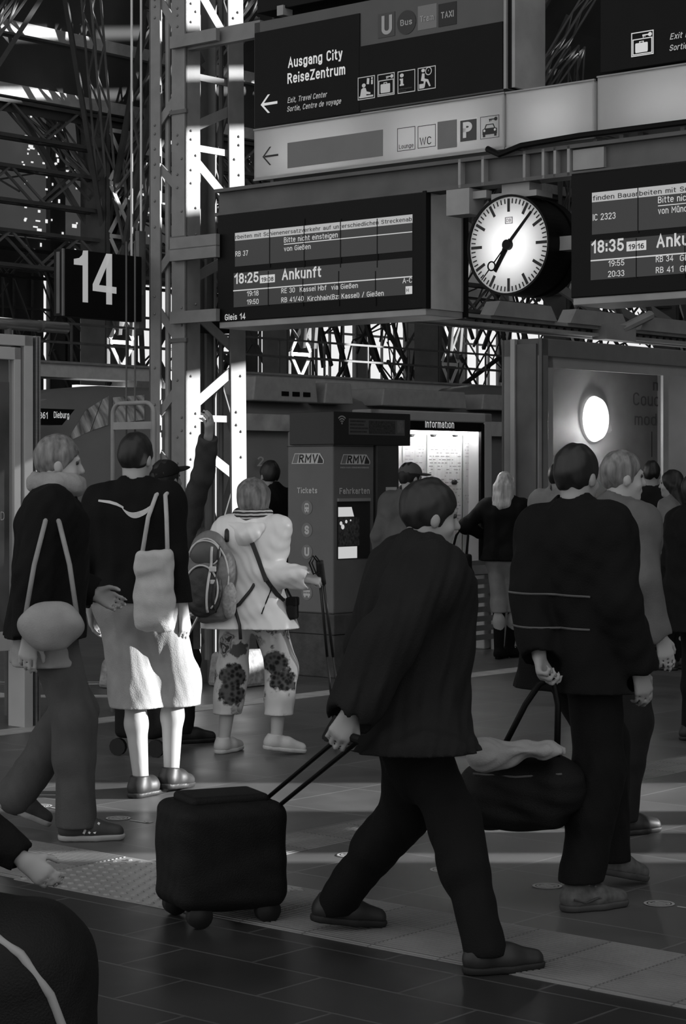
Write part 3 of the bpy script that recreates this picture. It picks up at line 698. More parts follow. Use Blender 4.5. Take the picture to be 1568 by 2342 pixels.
# ------------------------------------------------------------------ guide signs over the girder
def sign_root(nm, label, cat='guide sign', group=None): return S.root(nm, label, cat, group)
s1 = sign_root('guide_sign', 'large dark hanging guide sign reading Ausgang City and ReiseZentrum')
m = MB(); x0, x1, z0, z1 = S.rect(m, 581, 1151, 52, 293, .02, .30); m.build('sign_panel', SIGN_GREY, s1, bevel=.004)
m = MB(); S.rect(m, 582, 822, 76, 292, .012, .02); S.rect(m, 820, 1149, 107, 252, .012, .02); m.build('dark_field', SIGN_DARK, s1)
m = MB(); S.rect(m, 1151, 1157, -42, 203, .0, .30); S.rect(m, 1170, 1177, -42, 200, .0, .34); m.each('edge_profile', STEEL, s1)
m = MB(); S.rect(m, 1157, 1170, -42, 203, .02, .30); m.build('edge_recess', BLACK, s1)
yl = .009
ftext(S, s1, 'lettering', [('Ausgang City', 658, 156, 783, 24, 0, .02), ('ReiseZentrum', 657, 192, 789, 24, 0, .02)], LETTER, yl)
ftext(S, s1, 'small_lettering', [('Exit, Travel Center', 657, 236, 748, 12.5, .22, .01), ('Sortie, Centre de voyage', 656, 256, 780, 12.5, .22, .01)], LETTER_DIM, yl)
def arrow(fr, mb, pl, pr, py, y, wpx):
    x0, zc = fr.m(pl, py, y); x1, zr = fr.m(pr, py, y); w = wpx / fr.ppm(pl, y); hd = 21 / fr.ppm(pl, y)
    mb.prism([(x0 + .02, zc - w / 2), (x1, zc - w / 2), (x1, zc + w / 2), (x0 + .02, zc + w / 2)], y - .001, y)
    for sg in (1, -1):
        mb.prism([(x0, zc), (x0 + w * 1.1, zc), (x0 + hd * 1.05 + w * 1.1, zc + sg * hd), (x0 + hd * 1.05, zc + sg * hd)], y - .001, y)
m = MB(); arrow(S, m, 596, 634, 240, yl, 6); m.build('arrow', LETTER, s1)
def icon_sq(fr, mb, pl, pr, t, b, y, w=.0055):
    x0, z1 = fr.m(pl, t, y); _, z0 = fr.m(pl, b, y); x1 = fr.x(pr, y)
    mb.box(x0, x1, y - .001, y, z0, z0 + w); mb.box(x0, x1, y - .001, y, z1 - w, z1); mb.box(x0, x0 + w, y - .001, y, z0, z1); mb.box(x1 - w, x1, y - .001, y, z0, z1)
    return lambda a, b_: (x0 + (x1 - x0) * a, z0 + (z1 - z0) * b_)
def shp(mb, q, polys, y):
    for p in polys: mb.prism([q(a, b_) for a, b_ in p], y - .001, y)
def circ(mb, q, c, r, y, asp=1.0):
    mb.prism([q(c[0] + r * math.sin(t), c[1] + r * asp * math.cos(t)) for t in np.linspace(0, 2 * math.pi, 20, endpoint=False)], y - .001, y)
def key(mb, q, x, z, y, L=.34):
    circ(mb, q, (x + L, z), .085, y); shp(mb, q, [[(x, z - .025), (x + L, z - .025), (x + L, z + .025), (x, z + .025)], [(x + .02, z - .1), (x + .06, z - .1), (x + .06, z), (x + .02, z)], [(x + .1, z - .08), (x + .13, z - .08), (x + .13, z), (x + .1, z)]], y)
def case_icon(mb, q, y):
    key(mb, q, .50, .84, y)
    shp(mb, q, [[(.06, .06), (.94, .06), (.94, .1), (.06, .1)], [(.06, .68), (.94, .68), (.94, .72), (.06, .72)], [(.06, .06), (.1, .06), (.1, .72), (.06, .72)], [(.9, .06), (.94, .06), (.94, .72), (.9, .72)],
                [(.2, .14), (.72, .14), (.74, .2), (.74, .5), (.72, .54), (.2, .54), (.18, .5), (.18, .2)], [(.36, .58), (.56, .58), (.56, .61), (.36, .61)], [(.36, .54), (.4, .54), (.4, .6), (.36, .6)], [(.52, .54), (.56, .54), (.56, .6), (.52, .6)]], y)
m = MB(); q = icon_sq(S, m, 818, 857, 178, 230, yl)      # travel centre
circ(m, q, (.35, .62), .11, yl, .8); shp(m, q, [[(.08, .08), (.9, .08), (.9, .16), (.08, .16)], [(.14, .16), (.2, .46), (.32, .52), (.46, .5), (.52, .34), (.74, .28), (.74, .2), (.5, .22), (.5, .16)], [(.52, .66), (.66, .64), (.68, .9), (.54, .92)], [(.78, .62), (.88, .62), (.88, .82), (.78, .82)]], yl); circ(m, q, (.83, .89), .05, yl)
m.build('service_pictogram', LETTER_DIM, s1)
m = MB(); q = icon_sq(S, m, 863, 902, 171, 222, yl); case_icon(m, q, yl); m.build('locker_pictogram', LETTER_DIM, s1)
m = MB(); q = icon_sq(S, m, 909, 949, 164, 215, yl); circ(m, q, (.24, .80), .11, yl, .8)
shp(m, q, [[(.12, .34), (.36, .34), (.36, .4), (.31, .42), (.31, .66), (.12, .66), (.12, .6), (.17, .58), (.17, .42), (.12, .4)]], yl); m.build('information_pictogram', LETTER_DIM, s1)
ftext(S, s1, 'pictogram_caption', [('Information', 912, 206, 941, 4), ('Information', 912, 211, 928, 3.5)], SIGN_GREY, yl)
m = MB(); q = icon_sq(S, m, 955, 996, 156, 208, yl); circ(m, q, (.30, .86), .10, yl, .8)
shp(m, q, [[(.18, .42), (.24, .74), (.38, .72), (.38, .5), (.58, .44), (.72, .14), (.64, .12), (.5, .36), (.44, .36), (.38, .1), (.3, .1), (.34, .38)], [(.08, .08), (.34, .08), (.34, .28), (.08, .28)]], yl)
x_, z_ = q(.60, .80); m.ring((x_, z_), .022, .028, yl - .001, yl, 20); shp(m, q, [[(.59, .79), (.61, .79), (.61, .86), (.59, .86)]], yl); m.build('waiting_pictogram', LETTER_DIM, s1)
# transport symbols on the grey field
yt = .016
m = MB(); S.rect(m, 864, 902, 33, 88, yt, .02); m.build('underground_field', mat('blue_grey_film', .06, .5, 0, 0), s1)
ux0, uz0 = S.m(872, 81, yt - .002); ux1 = S.x(896, yt - .002); uh = 44 / S.ppm(870); m = MB()
text_mb(m, 'U', ux0, ux1, uz0, uh, yt - .002, 0, .03); m.build('underground_letter', mat('pale_print', .42, .5, 0, 0), s1)
m = MB(); c_ = S.m(929, 51, yt); m.disc(c_, 27.5 / S.ppm(929), yt, .02, 40); m.build('bus_disc', mat('dark_print', .03, .5, 0, 0), s1)
m = MB(); S.rect(m, 955, 998, 15, 70, yt + .002, .02); m.build('tram_field', mat('tram_film', .19, .5, 0, 0), s1)
m = MB(); S.rect(m, 1002, 1043, 10, 62, yt, .02); m.build('taxi_field', INK, s1)
ftext(S, s1, 'transport_lettering', [('Bus', 915, 60, 942, 14, 0, .01), ('Tram', 960, 51, 991, 14, 0, .01), ('TAXI', 1008, 43, 1037, 15, 0, .02)], MATS['pale_print'], yt - .002)
m = MB()
for px in (605, 1110): x = S.x(px); m.box(x - .02, x + .02, .12, .18, z0 - .05, z0 + .01)
m.each('hanger_post', STEEL_D, s1)
# dark box above it
s0 = sign_root('upper_guide_sign', 'dark sign box above the Ausgang City sign at the top edge')
m = MB(); m.box(S.x(583), S.x(1178), .02, .34, S.m(583, 32, .02)[1], 6.4); m.build('sign_panel', SIGN_DARK, s0, bevel=.005)
m = MB(); x = S.x(640); zb_ = S.m(583, 32, .02)[1]; m.box(x - .03, x + .03, .0, .1, zb_ - .05, zb_ + .02); m.build('mount', STEEL, s0)

# white light boxes
LB = diffuser('opal_sign_sheet', .62)
def lightbox(label, pl, pr, t, b, power, group='white light boxes above the girder'):
    r = sign_root('light_box', label, 'light box', group)
    y0 = .0; x0, z1 = S.m(pl, t, y0); _, z0 = S.m(pl, b, y0); x1 = S.x(pr, y0)
    m = MB(); m.box(x0, x1, y0, y0 + .004, z0, z1); m.build('opal_front', LB, r)
    m = MB(); m.box(x0, x1, .29, .30, z0, z1); m.box(x0, x1, .004, .29, z0, z0 + .01); m.box(x0, x1, .004, .29, z1 - .01, z1); m.box(x0, x0 + .01, .004, .29, z0, z1); m.box(x1 - .01, x1, .004, .29, z0, z1)
    m.build('case', mat('box_inside_white', .6, .7, 0, 0), r)
    m = MB(); zc = (z0 + z1) / 2 - .02; n = 1 if x1 - x0 < 1.5 else 2; L = (x1 - x0) / n
    for i in range(n): m.cyl((x0 + L * i + .16, .16, zc), (x0 + L * (i + 1) - .16, .16, zc), .014, 10)
    m.build('lamp_tube', glow('tube_%d' % int(power * 10), power), r)
    m = MB(); m.box(x0 - .004, x1 + .004, -.006, .012, z0 - .014, z0); m.box(x0 - .004, x1 + .004, -.006, .012, z1, z1 + .01); m.build('rim', STEEL, r)
    return r, (x0, x1, z0, z1)
L1, q1 = lightbox('white light box with arrow, Lounge, WC and P signs under the dark sign', 581, 1152, 299, 410, 13)
m = MB(); arrow(S, m, 600, 636, 359, -.002, 4.5); m.build('arrow', INK, L1)
m = MB(); S.rect(m, 657, 875, 327, 385, -.003, -.001); S.rect(m, 1000, 1044, 279, 342, -.003, -.001); m.each('blank_field', GREYINK, L1)
m = MB(); icon_sq(S, m, 908, 949, 294, 347, -.002, .004); icon_sq(S, m, 955, 996, 289, 340, -.002, .004)
q = icon_sq(S, m, 1098, 1141, 268, 319, -.002, .003); m.each('icon_outline', INK, L1)
m = MB(); key(m, q, .46, .84, -.002, .36)
shp(m, q, [[(.12, .18), (.88, .18), (.88, .42), (.78, .46), (.22, .46), (.12, .42)], [(.22, .46), (.3, .64), (.7, .64), (.78, .46), (.73, .46), (.66, .6), (.34, .6), (.27, .46)], [(.14, .08), (.26, .08), (.26, .18), (.14, .18)], [(.74, .08), (.86, .08), (.86, .18), (.74, .18)]], -.002); m.build('rental_car_pictogram', INK, L1)
m = MB()
for c in (.22, .78): circ(m, q, (c, .36), .055, -.0032)
m.build('car_headlight', WHITE, L1)
m = MB(); S.rect(m, 1050, 1091, 274, 327, -.003, -.001); m.each('parking_border', WHITE, L1)
m = MB(); S.rect(m, 1052, 1089, 276.5, 324.5, -.005, -.003); m.build('parking_field', mat('parking_blue', .05, .5, 0, 0), L1)
ftext(S, L1, 'parking_letter', [('P', 1058, 316, 1079, 36, 0, .06)], WHITE, -.007)
ftext(S, L1, 'lettering', [('Lounge', 912, 341, 945, 10), ('WC', 959, 333, 986, 18)], INK, -.002)
L2, q2 = lightbox('short blank white light box right of the parking sign', 1157, 1358, 214, 337, 16)
L3, q3 = lightbox('blank white light box at the right edge under the Exit sign', 1366, 1760, 178, 307, 11)
s2 = sign_root('guide_sign', 'dark guide sign with locker pictogram at the top right corner')
m = MB(); m.box(S.x(1368), S.x(1800), .02, .30, S.m(1368, 168, .02)[1], 6.4); m.build('sign_panel', SIGN_DARK, s2, bevel=.004)
m = MB(); q = icon_sq(S, m, 1443, 1494, 76, 131, yl, .006); case_icon(m, q, yl); m.build('locker_pictogram', LETTER, s2)
ftext(S, s2, 'lettering', [('Exit north', 1531, 91, 1608, 14, .22, .01), ('Sortie nord', 1530, 117, 1612, 14, .22, .01)], LETTER_DIM, yl)
m = MB()
for px in (1440, 1700): x = S.x(px); m.box(x - .02, x + .02, .12, .18, gz1, S.m(1368, 168, .02)[1] + .02)
m.each('hanger_post', STEEL_D, s2)
m = MB()
for a, b_ in ((q1, 600), (q1, 1105), (q2, 1180), (q2, 1340), (q3, 1400), (q3, 1540)):
    x = S.x(b_); m.box(x - .015, x + .015, .10, .16, gz1, a[2])
m.each('post', STEEL, gd)

# ------------------------------------------------------------------ platform number sign
N = Frame(322, 15.5, 'v')
ns = N.root('platform_sign', 'black box sign with white number 14 left of the mast', 'platform sign')
m = MB(); nx0, nx1, nz0, nz1 = N.rect(m, 148, 324, 568, 722, 0, .12); m.build('sign_box', BLACK, ns, bevel=.004)
m = MB(); m.box(nx0 - .012, nx0, .0, .02, nz0, nz1); m.box(nx0 - .006, nx0 + .0, .05, .085, nz0 + .02, nz1 - .02); m.box(nx1, nx1 + .012, -.003, .1, nz0 + .2, nz1 - .25); m.each('side_profile', GIRDER, ns)
m = MB()
def npoly(pts): m.prism([N.m(a_, b_, -.002) for a_, b_ in pts], -.003, -.001)
npoly([(201, 573), (201, 692), (189, 691), (189, 607), (169, 605), (169, 592), (181, 590), (188, 583), (190, 573)])
npoly([(243, 580), (256, 581), (256, 697), (243, 696)]); npoly([(243, 580), (255, 582), (226, 652), (212, 650)]); npoly([(212, 650), (266, 657), (266, 672), (212, 665)])
m.build('number', glow('lit_number', .26, .4), ns)
m = MB(); m.box(nx1, nx1 + .07, .03, .07, nz0 - .05, nz1 + .2); m.build('mount', STEEL_D, ns)
# ------------------------------------------------------------------ ticket machine
MZ = 16.35
ML, MR_ = Frame(762, MZ, 'u'), Frame(762, MZ, 'v')
tm = empty('ticket_machine', (ML.o[0], ML.o[1], 0), ANG_U, 'grey ticket machine pillar lettered Tickets and Fahrkarten behind the white-jacketed woman', 'ticket machine')
W1m = -ML.x(657); W2m = MR_.x(855)
htop = ML.m(762, 985)[1]; zpl = ML.m(762, 1405)[1]
TMG = mat('machine_body', .15, .45, 0, .06)
m = MB(); m.box(-W1m, 0, 0, W2m, zpl, htop); m.build('housing', TMG, tm, bevel=.012)
m = MB(); m.box(-W1m - .003, .003, -.003, W2m + .003, ML.m(762, 1020)[1] - .002, ML.m(762, 1020)[1] + .002); m.build('cap_joint', BLACK, tm)
m = MB(); m.box(-W1m - .05, .05, -.05, W2m + .05, 0, zpl); m.build('plinth', mat('machine_plinth', .07, .8, 0, .3, 9, bump=.4), tm, bevel=.01)
m = MB(); m.box(-W1m - .052, .052, -.052, W2m + .052, ML.m(762, 1452)[1], ML.m(762, 1452)[1] + .006); m.build('plinth_joint', BLACK, tm)
# header box with screen and wifi mark (front faces right-near)
HR = empty('header_frame_tmp'); bpy.data.objects.remove(HR)
hz1, hz0 = MR_.m(762, 941)[1], MR_.m(762, 1017)[1]; hl = MR_.x(932)
m = MB(); m.box(-W1m * .9, .03, -.03, hl, hz0, hz1); hb = m.build('header_box', mat('header_dark', .022, .4, 0, .05), tm, bevel=.006)
class VFace:
    """draw on the machine's right face: x along v becomes the machine's local y"""
    def __init__(s, fr): s.fr = fr
    def put(s, mb, m, nm, off):
        o = MB(); o.v = [(off - y, x, z) for x, y, z in mb.v]; o.f = mb.f; return o.build(nm, m, tm)
VF = VFace(MR_)
m = MB(); MR_.rect(m, 790, 918, 957, 994, 0, .002); VF.put(m, mat('header_screen', .11, .3, 0, .0), 'header_screen', .033)
m = MB(); rr = random.Random(3)
for k in range(4): MR_.rect(m, 793, 828 + k * 3 - 6 * (k % 2), 961 + k * 8, 965 + k * 8, 0, .001)
MR_.rect(m, 836, 896, 962, 992, 0, .001); VF.put(m, mat('header_print', .045, .4, 0, .6, 60), 'screen_print', .0355)
m = MB(); MR_.rect(m, 900, 915, 962, 990, 0, .001); VF.put(m, mat('header_print_pale', .15, .4, 0, .2, 40), 'screen_print', .0358)
m = MB(); wc = MR_.m(768, 969); 
for r0, r1 in ((.018, .026), (.036, .045), (.055, .065)):
    t = np.linspace(-.8, .8, 10); P = [(wc[0] + r1 * math.sin(a), wc[1] + r1 * math.cos(a)) for a in t] + [(wc[0] + r0 * math.sin(a), wc[1] + r0 * math.cos(a)) for a in t[::-1]]; m.prism(P, 0, .001)
m.disc((wc[0], wc[1] + .003), .008, 0, .001, 12)
m.v = [(x + .035, y, z) for x, y, z in m.v]; VF.put(m, MATS['pale_print'], 'wireless_mark', .033)
PRINT = mat('machine_print', .65, .5, 0, 0)
def rmv(fr, pl, pr, t, b):
    """slanted lozenge emblem with the letters"""
    x0, z1 = fr.m(pl, t); _, z0 = fr.m(pl, b); x1 = fr.x(pr); h = z1 - z0; w = x1 - x0
    out = MB(); out.prism([(x0, z0), (x0 + w * .10, z1), (x1 - w * .12, z1), (x1, z0 + h * .35), (x1, z0 + h * .1), (x1 - w * .02, z0)], 0, .001)
    dk = MB(); dk.prism([(x1 - w * .20, z0 + h * .06), (x1 - w * .14, z1 - h * .12), (x1 - w * .03, z0 + h * .32), (x1 - w * .03, z0 + h * .06)], -.0005, 0)
    gr = MB(); gr.prism([(x0 + w * .03, z0 + h * .07), (x0 + w * .11, z1 - h * .07), (x0 + w * .24, z1 - h * .07), (x0 + w * .17, z0 + h * .07)], -.0005, 0)
    text_mb(dk, 'RMV', x0 + w * .22, x1 - w * .17, z0 + h * .1, h * .8, -.0006, .12, .03)
    return out, dk, gr
def lface(mb, nm, m_): 
    mb.v = [(x, y - .0035, z) for x, y, z in mb.v]; return mb.build(nm, m_, tm)
a_, b_, c_ = rmv(ML, 667, 741, 1037, 1061); lface(a_, 'emblem', PRINT); lface(b_, 'emblem_letters', mat('emblem_dark', .03, .5, 0, 0)); lface(c_, 'emblem_stripe', mat('emblem_mid', .2, .5, 0, 0))
a_, b_, c_ = rmv(MR_, 777, 845, 1039, 1062); VF.put(a_, PRINT, 'emblem', .0045); VF.put(b_, MATS['emblem_dark'], 'emblem_letters', .0048); VF.put(c_, MATS['emblem_mid'], 'emblem_stripe', .0048)
def tx(fr, st, pl, pb, pr, cp, off=.02):
    mb = MB(); x0, zb = fr.m(pl, pb); text_mb(mb, st, x0, fr.x(pr), zb, cp / fr.ppm(pl), 0, 0, off); return mb
lface(tx(ML, 'Tickets', 680, 1128, 726, 13), 'lettering', PRINT)
VF.put(tx(MR_, 'Fahrkarten', 775, 1130, 844, 14), PRINT, 'lettering', .0045)
VF.put(tx(MR_, 'RHEIN-MAIN-VERKEHRSVERBUND', 777, 1071, 842, 3.5, 0), PRINT, 'lettering', .0045)
HALO = mat('symbol_disc', .22, .5, 0, 0)
for k, py in enumerate((1161, 1212, 1262, 1310, 1356)):
    c = ML.m(702, py); m = MB(); m.disc(c, .058, 0, .001, 28); lface(m, 'symbol_disc', HALO)
    m = MB(); q = lambda a, b_, c=c: (c[0] + a * .04, c[1] + b_ * .045)
    if k == 0: shp(m, q, [[(-.6, -.7), (.6, -.7), (.6, .5), (.35, .8), (-.35, .8), (-.6, .5)], [(-.5, -.95), (-.35, -.7), (-.2, -.7), (-.35, -.95)], [(.5, -.95), (.35, -.7), (.2, -.7), (.35, -.95)]], -.001)
    elif k == 1: text_mb(m, 'S', c[0] - .026, c[0] + .026, c[1] - .036, .072, -.001, 0, .05)
    elif k == 2: text_mb(m, 'U', c[0] - .026, c[0] + .026, c[1] - .036, .072, -.001, 0, .05)
    elif k == 3: shp(m, q, [[(-1, -.6), (1, -.6), (1, .3), (-1, .3)], [(-.3, .3), (0, .9), (.3, .3), (.2, .3), (0, .7), (-.2, .3)]], -.001)
    else: shp(m, q, [[(-.9, -.5), (.9, -.5), (.9, .5), (-.9, .5)], [(-.7, -.8), (-.3, -.8), (-.3, -.5), (-.7, -.5)], [(.3, -.8), (.7, -.8), (.7, -.5), (.3, -.5)]], -.001)
    lface(m, 'symbol', PRINT)
    m = MB()
    if k in (0, 3, 4):
        if k == 0: shp(m, q, [[(-.45, .1), (-.05, .1), (-.05, .5), (-.4, .5)], [(.05, .1), (.45, .1), (.4, .5), (.05, .5)]], -.002); circ(m, q, (-.35, -.4), .12, -.002); circ(m, q, (.35, -.4), .12, -.002)
        else:
            for a in (-.8, -.35, .1, .55): shp(m, q, [[(a, -.1), (a + .3, -.1), (a + .3, .2), (a, .2)]], -.002)
        lface(m, 'symbol_windows', HALO)
# recessed screen of the machine
m = MB(); MR_.rect(m, 770, 845, 1148, 1280, 0, .002); VF.put(m, mat('screen_recess', .02, .4, 0, 0), 'screen_recess', .0045)
m = MB(); MR_.rect(m, 770, 843, 1140, 1147, 0, .02); VF.put(m, mat('visor_pale', .3, .4, 0, 0), 'visor', .022)
m = MB(); x0, z1 = MR_.m(772, 1160); z0 = MR_.m(772, 1182)[1]; x1 = MR_.x(808); m.prism([(x0, z0), (x1, z0), (x1 - .03, z1), (x0, z1)], 0, .001); MR_.rect(m, 772, 815, 1251, 1278, 0, .001)
VF.put(m, glow('machine_screen', .55), 'screen_image', .006)
m = MB(); MR_.rect(m, 772, 820, 1184, 1249, 0, .001); VF.put(m, mat('machine_picture', .07, .4, 0, .8, 45), 'screen_picture', .006)
m = MB()
for c, r in (((782, 1205), .02), ((790, 1193), .014), ((800, 1190), .008), ((778, 1197), .016)): m.disc(MR_.m(*c), r, 0, .001, 14)
VF.put(m, MATS['machine_screen'], 'screen_highlight', .0075)
# taller dark unit right behind the machine
rear = MR_.root('validator_pillar', 'dark grey column standing directly behind the ticket machine', 'pillar')
m = MB(); x0 = MR_.x(856); x1 = MR_.x(908); m.box(x0 + .01, x1, -.02, .34, 0, MR_.m(856, 1008)[1]); m.build('column', mat('pillar_dark', .055, .5), rear, bevel=.01)
m = MB(); m.box(x0 + .12, x1 - .04, -.028, -.02, MR_.m(880, 1122)[1], MR_.m(880, 1114)[1]); m.build('slot_plate', STEEL_L, rear)

# ------------------------------------------------------------------ information showcase
I = Frame(1125, 19.1, 'v')
ib = I.root('information_case', 'glazed showcase headed Information with lit timetable posters', 'showcase')
ix0 = I.x(848); zt = I.m(1125, 946)[1]; zb = I.m(1125, 1290)[1]
ALP = mat('pale_aluminium', .46, .4, 0, .05)
m = MB(); fw_ = .12
m.box(ix0, 0, 0, .22, zt - .09, zt); m.box(-fw_, 0, 0, .22, .0, zt); m.box(ix0, ix0 + fw_, 0, .22, 0, zt); m.box(ix0, 0, 0, .22, zb - .07, zb); m.build('case_frame', ALP, ib, bevel=.012)
m = MB(); m.box(ix0 + .1, -.1, .20, .215, zb, zt - .05); m.build('back_panel', mat('case_back', .55, .7, 0, .05), ib)
zh = I.m(1110, 988)[1]
m = MB(); m.box(ix0 + .1, -fw_, .01, .06, zh, zt - .09); m.build('header_band', SIGN_DARK, ib)
ftext(I, ib, 'lettering', [('Information', 972, 978, 1038, 18, 0, .01)], LETTER, .006)
m = MB(); m.box(ix0 + .12, -fw_ - .02, .06, .075, zh - .03, zh - .01); m.build('lamp_strip', glow('case_lamp', 60), ib)
for a, b_, w in ((922, 972, 0), (978, 1056, 1), (1060, 1100, 2)):
    m = MB(); x0, x1 = I.x(a, .18), I.x(b_, .18); m.box(x0, x1, .185, .19, zb + .06, zh - .03); p = m.build('timetable_poster', mat('poster_%d' % w, (.5, .72, .5)[w], .7, 0, .12, 4, stretch=(9, 1, .6)), ib)
m = MB(); rr = random.Random(8)
for a, b_ in ((922, 972), (978, 1056), (1060, 1100)):
    for k in range(34):
        x0, x1 = I.x(a, .18), I.x(b_, .18); z = zb + .12 + k * (zh - zb - .2) / 34; c = x0 + .02 + rr.random() * .03
        while c < x1 - .03:
            L = rr.uniform(.01, .06)
            if rr.random() < .55: m.box(c, min(c + L, x1 - .015), .183, .184, z, z + .007)
            c += L + .02
m.build('timetable_print', mat('timetable_ink', .3, .7, 0, 0), ib)
m = MB()
for px, py in ((940, 994), (990, 994), (1040, 994), (1087, 997), (990, 1102), (1038, 1103), (1085, 1106), (1095, 1135)):
    x, z = I.m(px, py, .17); m.cyl((x, .15, z), (x, .185, z), .022, 10); m.box(x, x + .07, .175, .183, z - .003, z + .003)
m.each('magnet', RUBBER, ib)
m = MB(); m.box(ix0 + fw_, -fw_, .02, .026, zb, zh); m.build('glass_pane', glass('case_glass', .95, .05), ib)
m = MB(); m.box(-fw_ - .05, -fw_, .0, .03, zb, zt - .1); m.build('door_gasket', BLACK, ib)
# slatted bench-like stand under the case
sl = I.root('slatted_stand', 'metal stand with horizontal slats under the Information case', 'stand')
m = MB(); m.box(I.x(1000), -.01, -.10, -.06, I.m(1118, 1310)[1], I.m(1118, 1290)[1]); m.box(-.07, -.01, -.10, -.04, 0, I.m(1118, 1300)[1]); m.box(I.x(1000), I.x(1000) + .06, -.10, -.04, 0, I.m(1118, 1300)[1])
m.build('stand_frame', STEEL, sl)
for k in range(9):
    z = .10 + k * .085; m = MB(); m.box(I.x(1000), -.07, -.085, -.07, z, z + .05); m.build('slat', mat('slat_metal', .22, .4, .3, .1), sl)

# ------------------------------------------------------------------ big glass advertising case (right)
VZ = 19.2
A = Frame(1240, VZ, 'v')
ad = A.root('advertising_case', 'large glazed advertising case with glowing poster at the right', 'advertising case')
at = A.m(1240, 773)[1]; xr = 2.75
m = MB(); w = .10
m.box(0, w, 0, .45, 0, at); m.box(xr - w, xr, 0, .45, 0, at); m.box(0, xr, 0, .45, at - .17, at); m.box(0, xr, 0, .45, 0, .5); m.build('case_frame', mat('case_frame_grey', .26, .42, 0, .08), ad, bevel=.01)
m = MB(); m.box(w, w + .1, .02, .05, .5, at - .16); m.box(w, xr - w, .02, .05, at - .27, at - .17); m.box(xr - .6, xr - .5, .02, .05, .5, at - .17); m.build('inner_frame', ALP, ad)
m = MB(); m.box(w, xr - w, .40, .44, .5, at - .17); m.build('poster', mat('poster_grey', .20, .6, 0, .25, 2.5), ad)
m = MB()
for st, px, pb, pr, cp in (('m', 1493, 893, 1514, 26), ('Couch', 1448, 927, 1522, 30), ('modu', 1451, 972, 1517, 28)):
    x0, zb_ = A.m(px, pb, .39); text_mb(m, st, x0, A.x(pr, .39), zb_, cp / A.ppm(px, .39), .394, 0, -.002)
m.build('poster_lettering', mat('poster_ink', .06, .6, 0, 0), ad)
m = MB(); x0 = A.x(1490, .38); m.box(x0, x0 + .008, .38, .385, A.m(1490, 1045, .38)[1], A.m(1490, 987, .38)[1]); m.build('hanging_wire', BLACK, ad)
m = MB(); x0, z1 = A.m(1524, 940, .37); m.box(x0, x0 + .22, .37, .39, A.m(1524, 1015, .37)[1], z1); m.build('pale_card', mat('pale_card', .42, .6), ad)
m = MB(); m.box(w, xr - w, .03, .035, .5, at - .17); m.build('glass_pane', glass('ad_glass', .92, .12), ad)
x0, z0 = A.m(1345, 1010, .1)
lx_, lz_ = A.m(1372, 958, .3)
glare_mb = MB()
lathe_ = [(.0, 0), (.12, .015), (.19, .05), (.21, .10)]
n = 28; c0 = len(glare_mb.v)
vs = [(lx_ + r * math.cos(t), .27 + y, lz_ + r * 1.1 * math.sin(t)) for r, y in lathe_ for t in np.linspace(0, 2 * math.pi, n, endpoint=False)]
glare_mb.add(vs, [(i * n + k, i * n + (k + 1) % n, (i + 1) * n + (k + 1) % n, (i + 1) * n + k) for i in range(len(lathe_) - 1) for k in range(n)])
glare_mb.build('round_lamp', glow('glare_emission', 2.2), ad, True)  # added glowing dome, imitates sun glare inside the case
sp = bpy.data.lights.new('glare_light', 'POINT'); sp.energy = 16; sp.shadow_soft_size = .05
spo = bpy.data.objects.new('glare_light', sp); COL.objects.link(spo); spo.parent = ad; spo.location = (lx_ - .06, .17, lz_ - .10)  # added light, spreads the imitated glare over the poster
sd = empty('advertising_case_side', (A.o[0], A.o[1], 0), ANG_U, None, None); bpy.data.objects.remove(sd)
side = Frame(1240, VZ, 'u'); sx = -side.x(1172)
m = MB(); m.box(-.02, .0, .06, sx - .05, .1, at - .05); m.box(-.012, .012, .0, .03, 0, at); m.build('side_panel', mat('side_panel_dark', .12, .5), ad)
m = MB(); m.box(-.04, -.0, sx - .05, sx, 0, at); m.build('rear_post', ALP, ad)
m = MB(); m.box(.0, xr, .45, .47, 0, at); m.build('back_sheet', STEEL_D, ad)

# truss beam above the case, running along the tracks
tb_ = Frame(1060, 17.2, 'v')
tr_ = tb_.root('canopy_beam', 'long steel beam with rivets running above the advertising case', 'beam')
z0, z1 = tb_.m(1060, 742)[1], tb_.m(1060, 716)[1]
m = MB(); m.box(-.6, 9, .1, .14, z0, z1); m.box(-.6, 9, -.02, .26, z1 - .03, z1); m.box(-.6, 9, -.02, .26, z0, z0 + .03)
for k in range(4): m.prism([(.35 + k * 1.15, z1), (1.3 + k * 1.15, z1), (1.2 + k * 1.15, z1 + .13), (.45 + k * 1.15, z1 + .13)], -.05, .1)
m.build('beam_web', STEEL, tr_)
m = MB()
for k in range(40): m.cyl((.3 + k * .12, .1, z0 + .05), (.3 + k * .12, .085, z0 + .05), .016, 6)
m.each('rivet', STEEL_D, tr_)
m = MB()
for a, b_, c_, d_ in ((2.2, 2.6, 1.1, 1.5), (3.4, 2.5, 2.3, 1.7), (2.75, 2.6, 1.6, 1.6)): 
    m.bar((a, .0, z1 + .06), (c_, .9, z1 + .95), .07); m.bar((a + .2, .0, z1 + .1), (c_ - .1, -.5, z1 + 1.1), .04)
m.each('stay', STEEL_D, tr_)
m = MB(); m.box(2.0, 2.5, -.1, .05, z1 - .12, z1 + .02); m.cyl((2.3, -.06, z1 - .02), (2.75, -.1, z1 + .14), .045, 8); m.each('bracket', STEEL, tr_)
for dx in (8.5,):
    m = MB(); m.box(dx, dx + .1, .3, .4, 0, z1); m.each('support_post', STEEL_D, tr_)

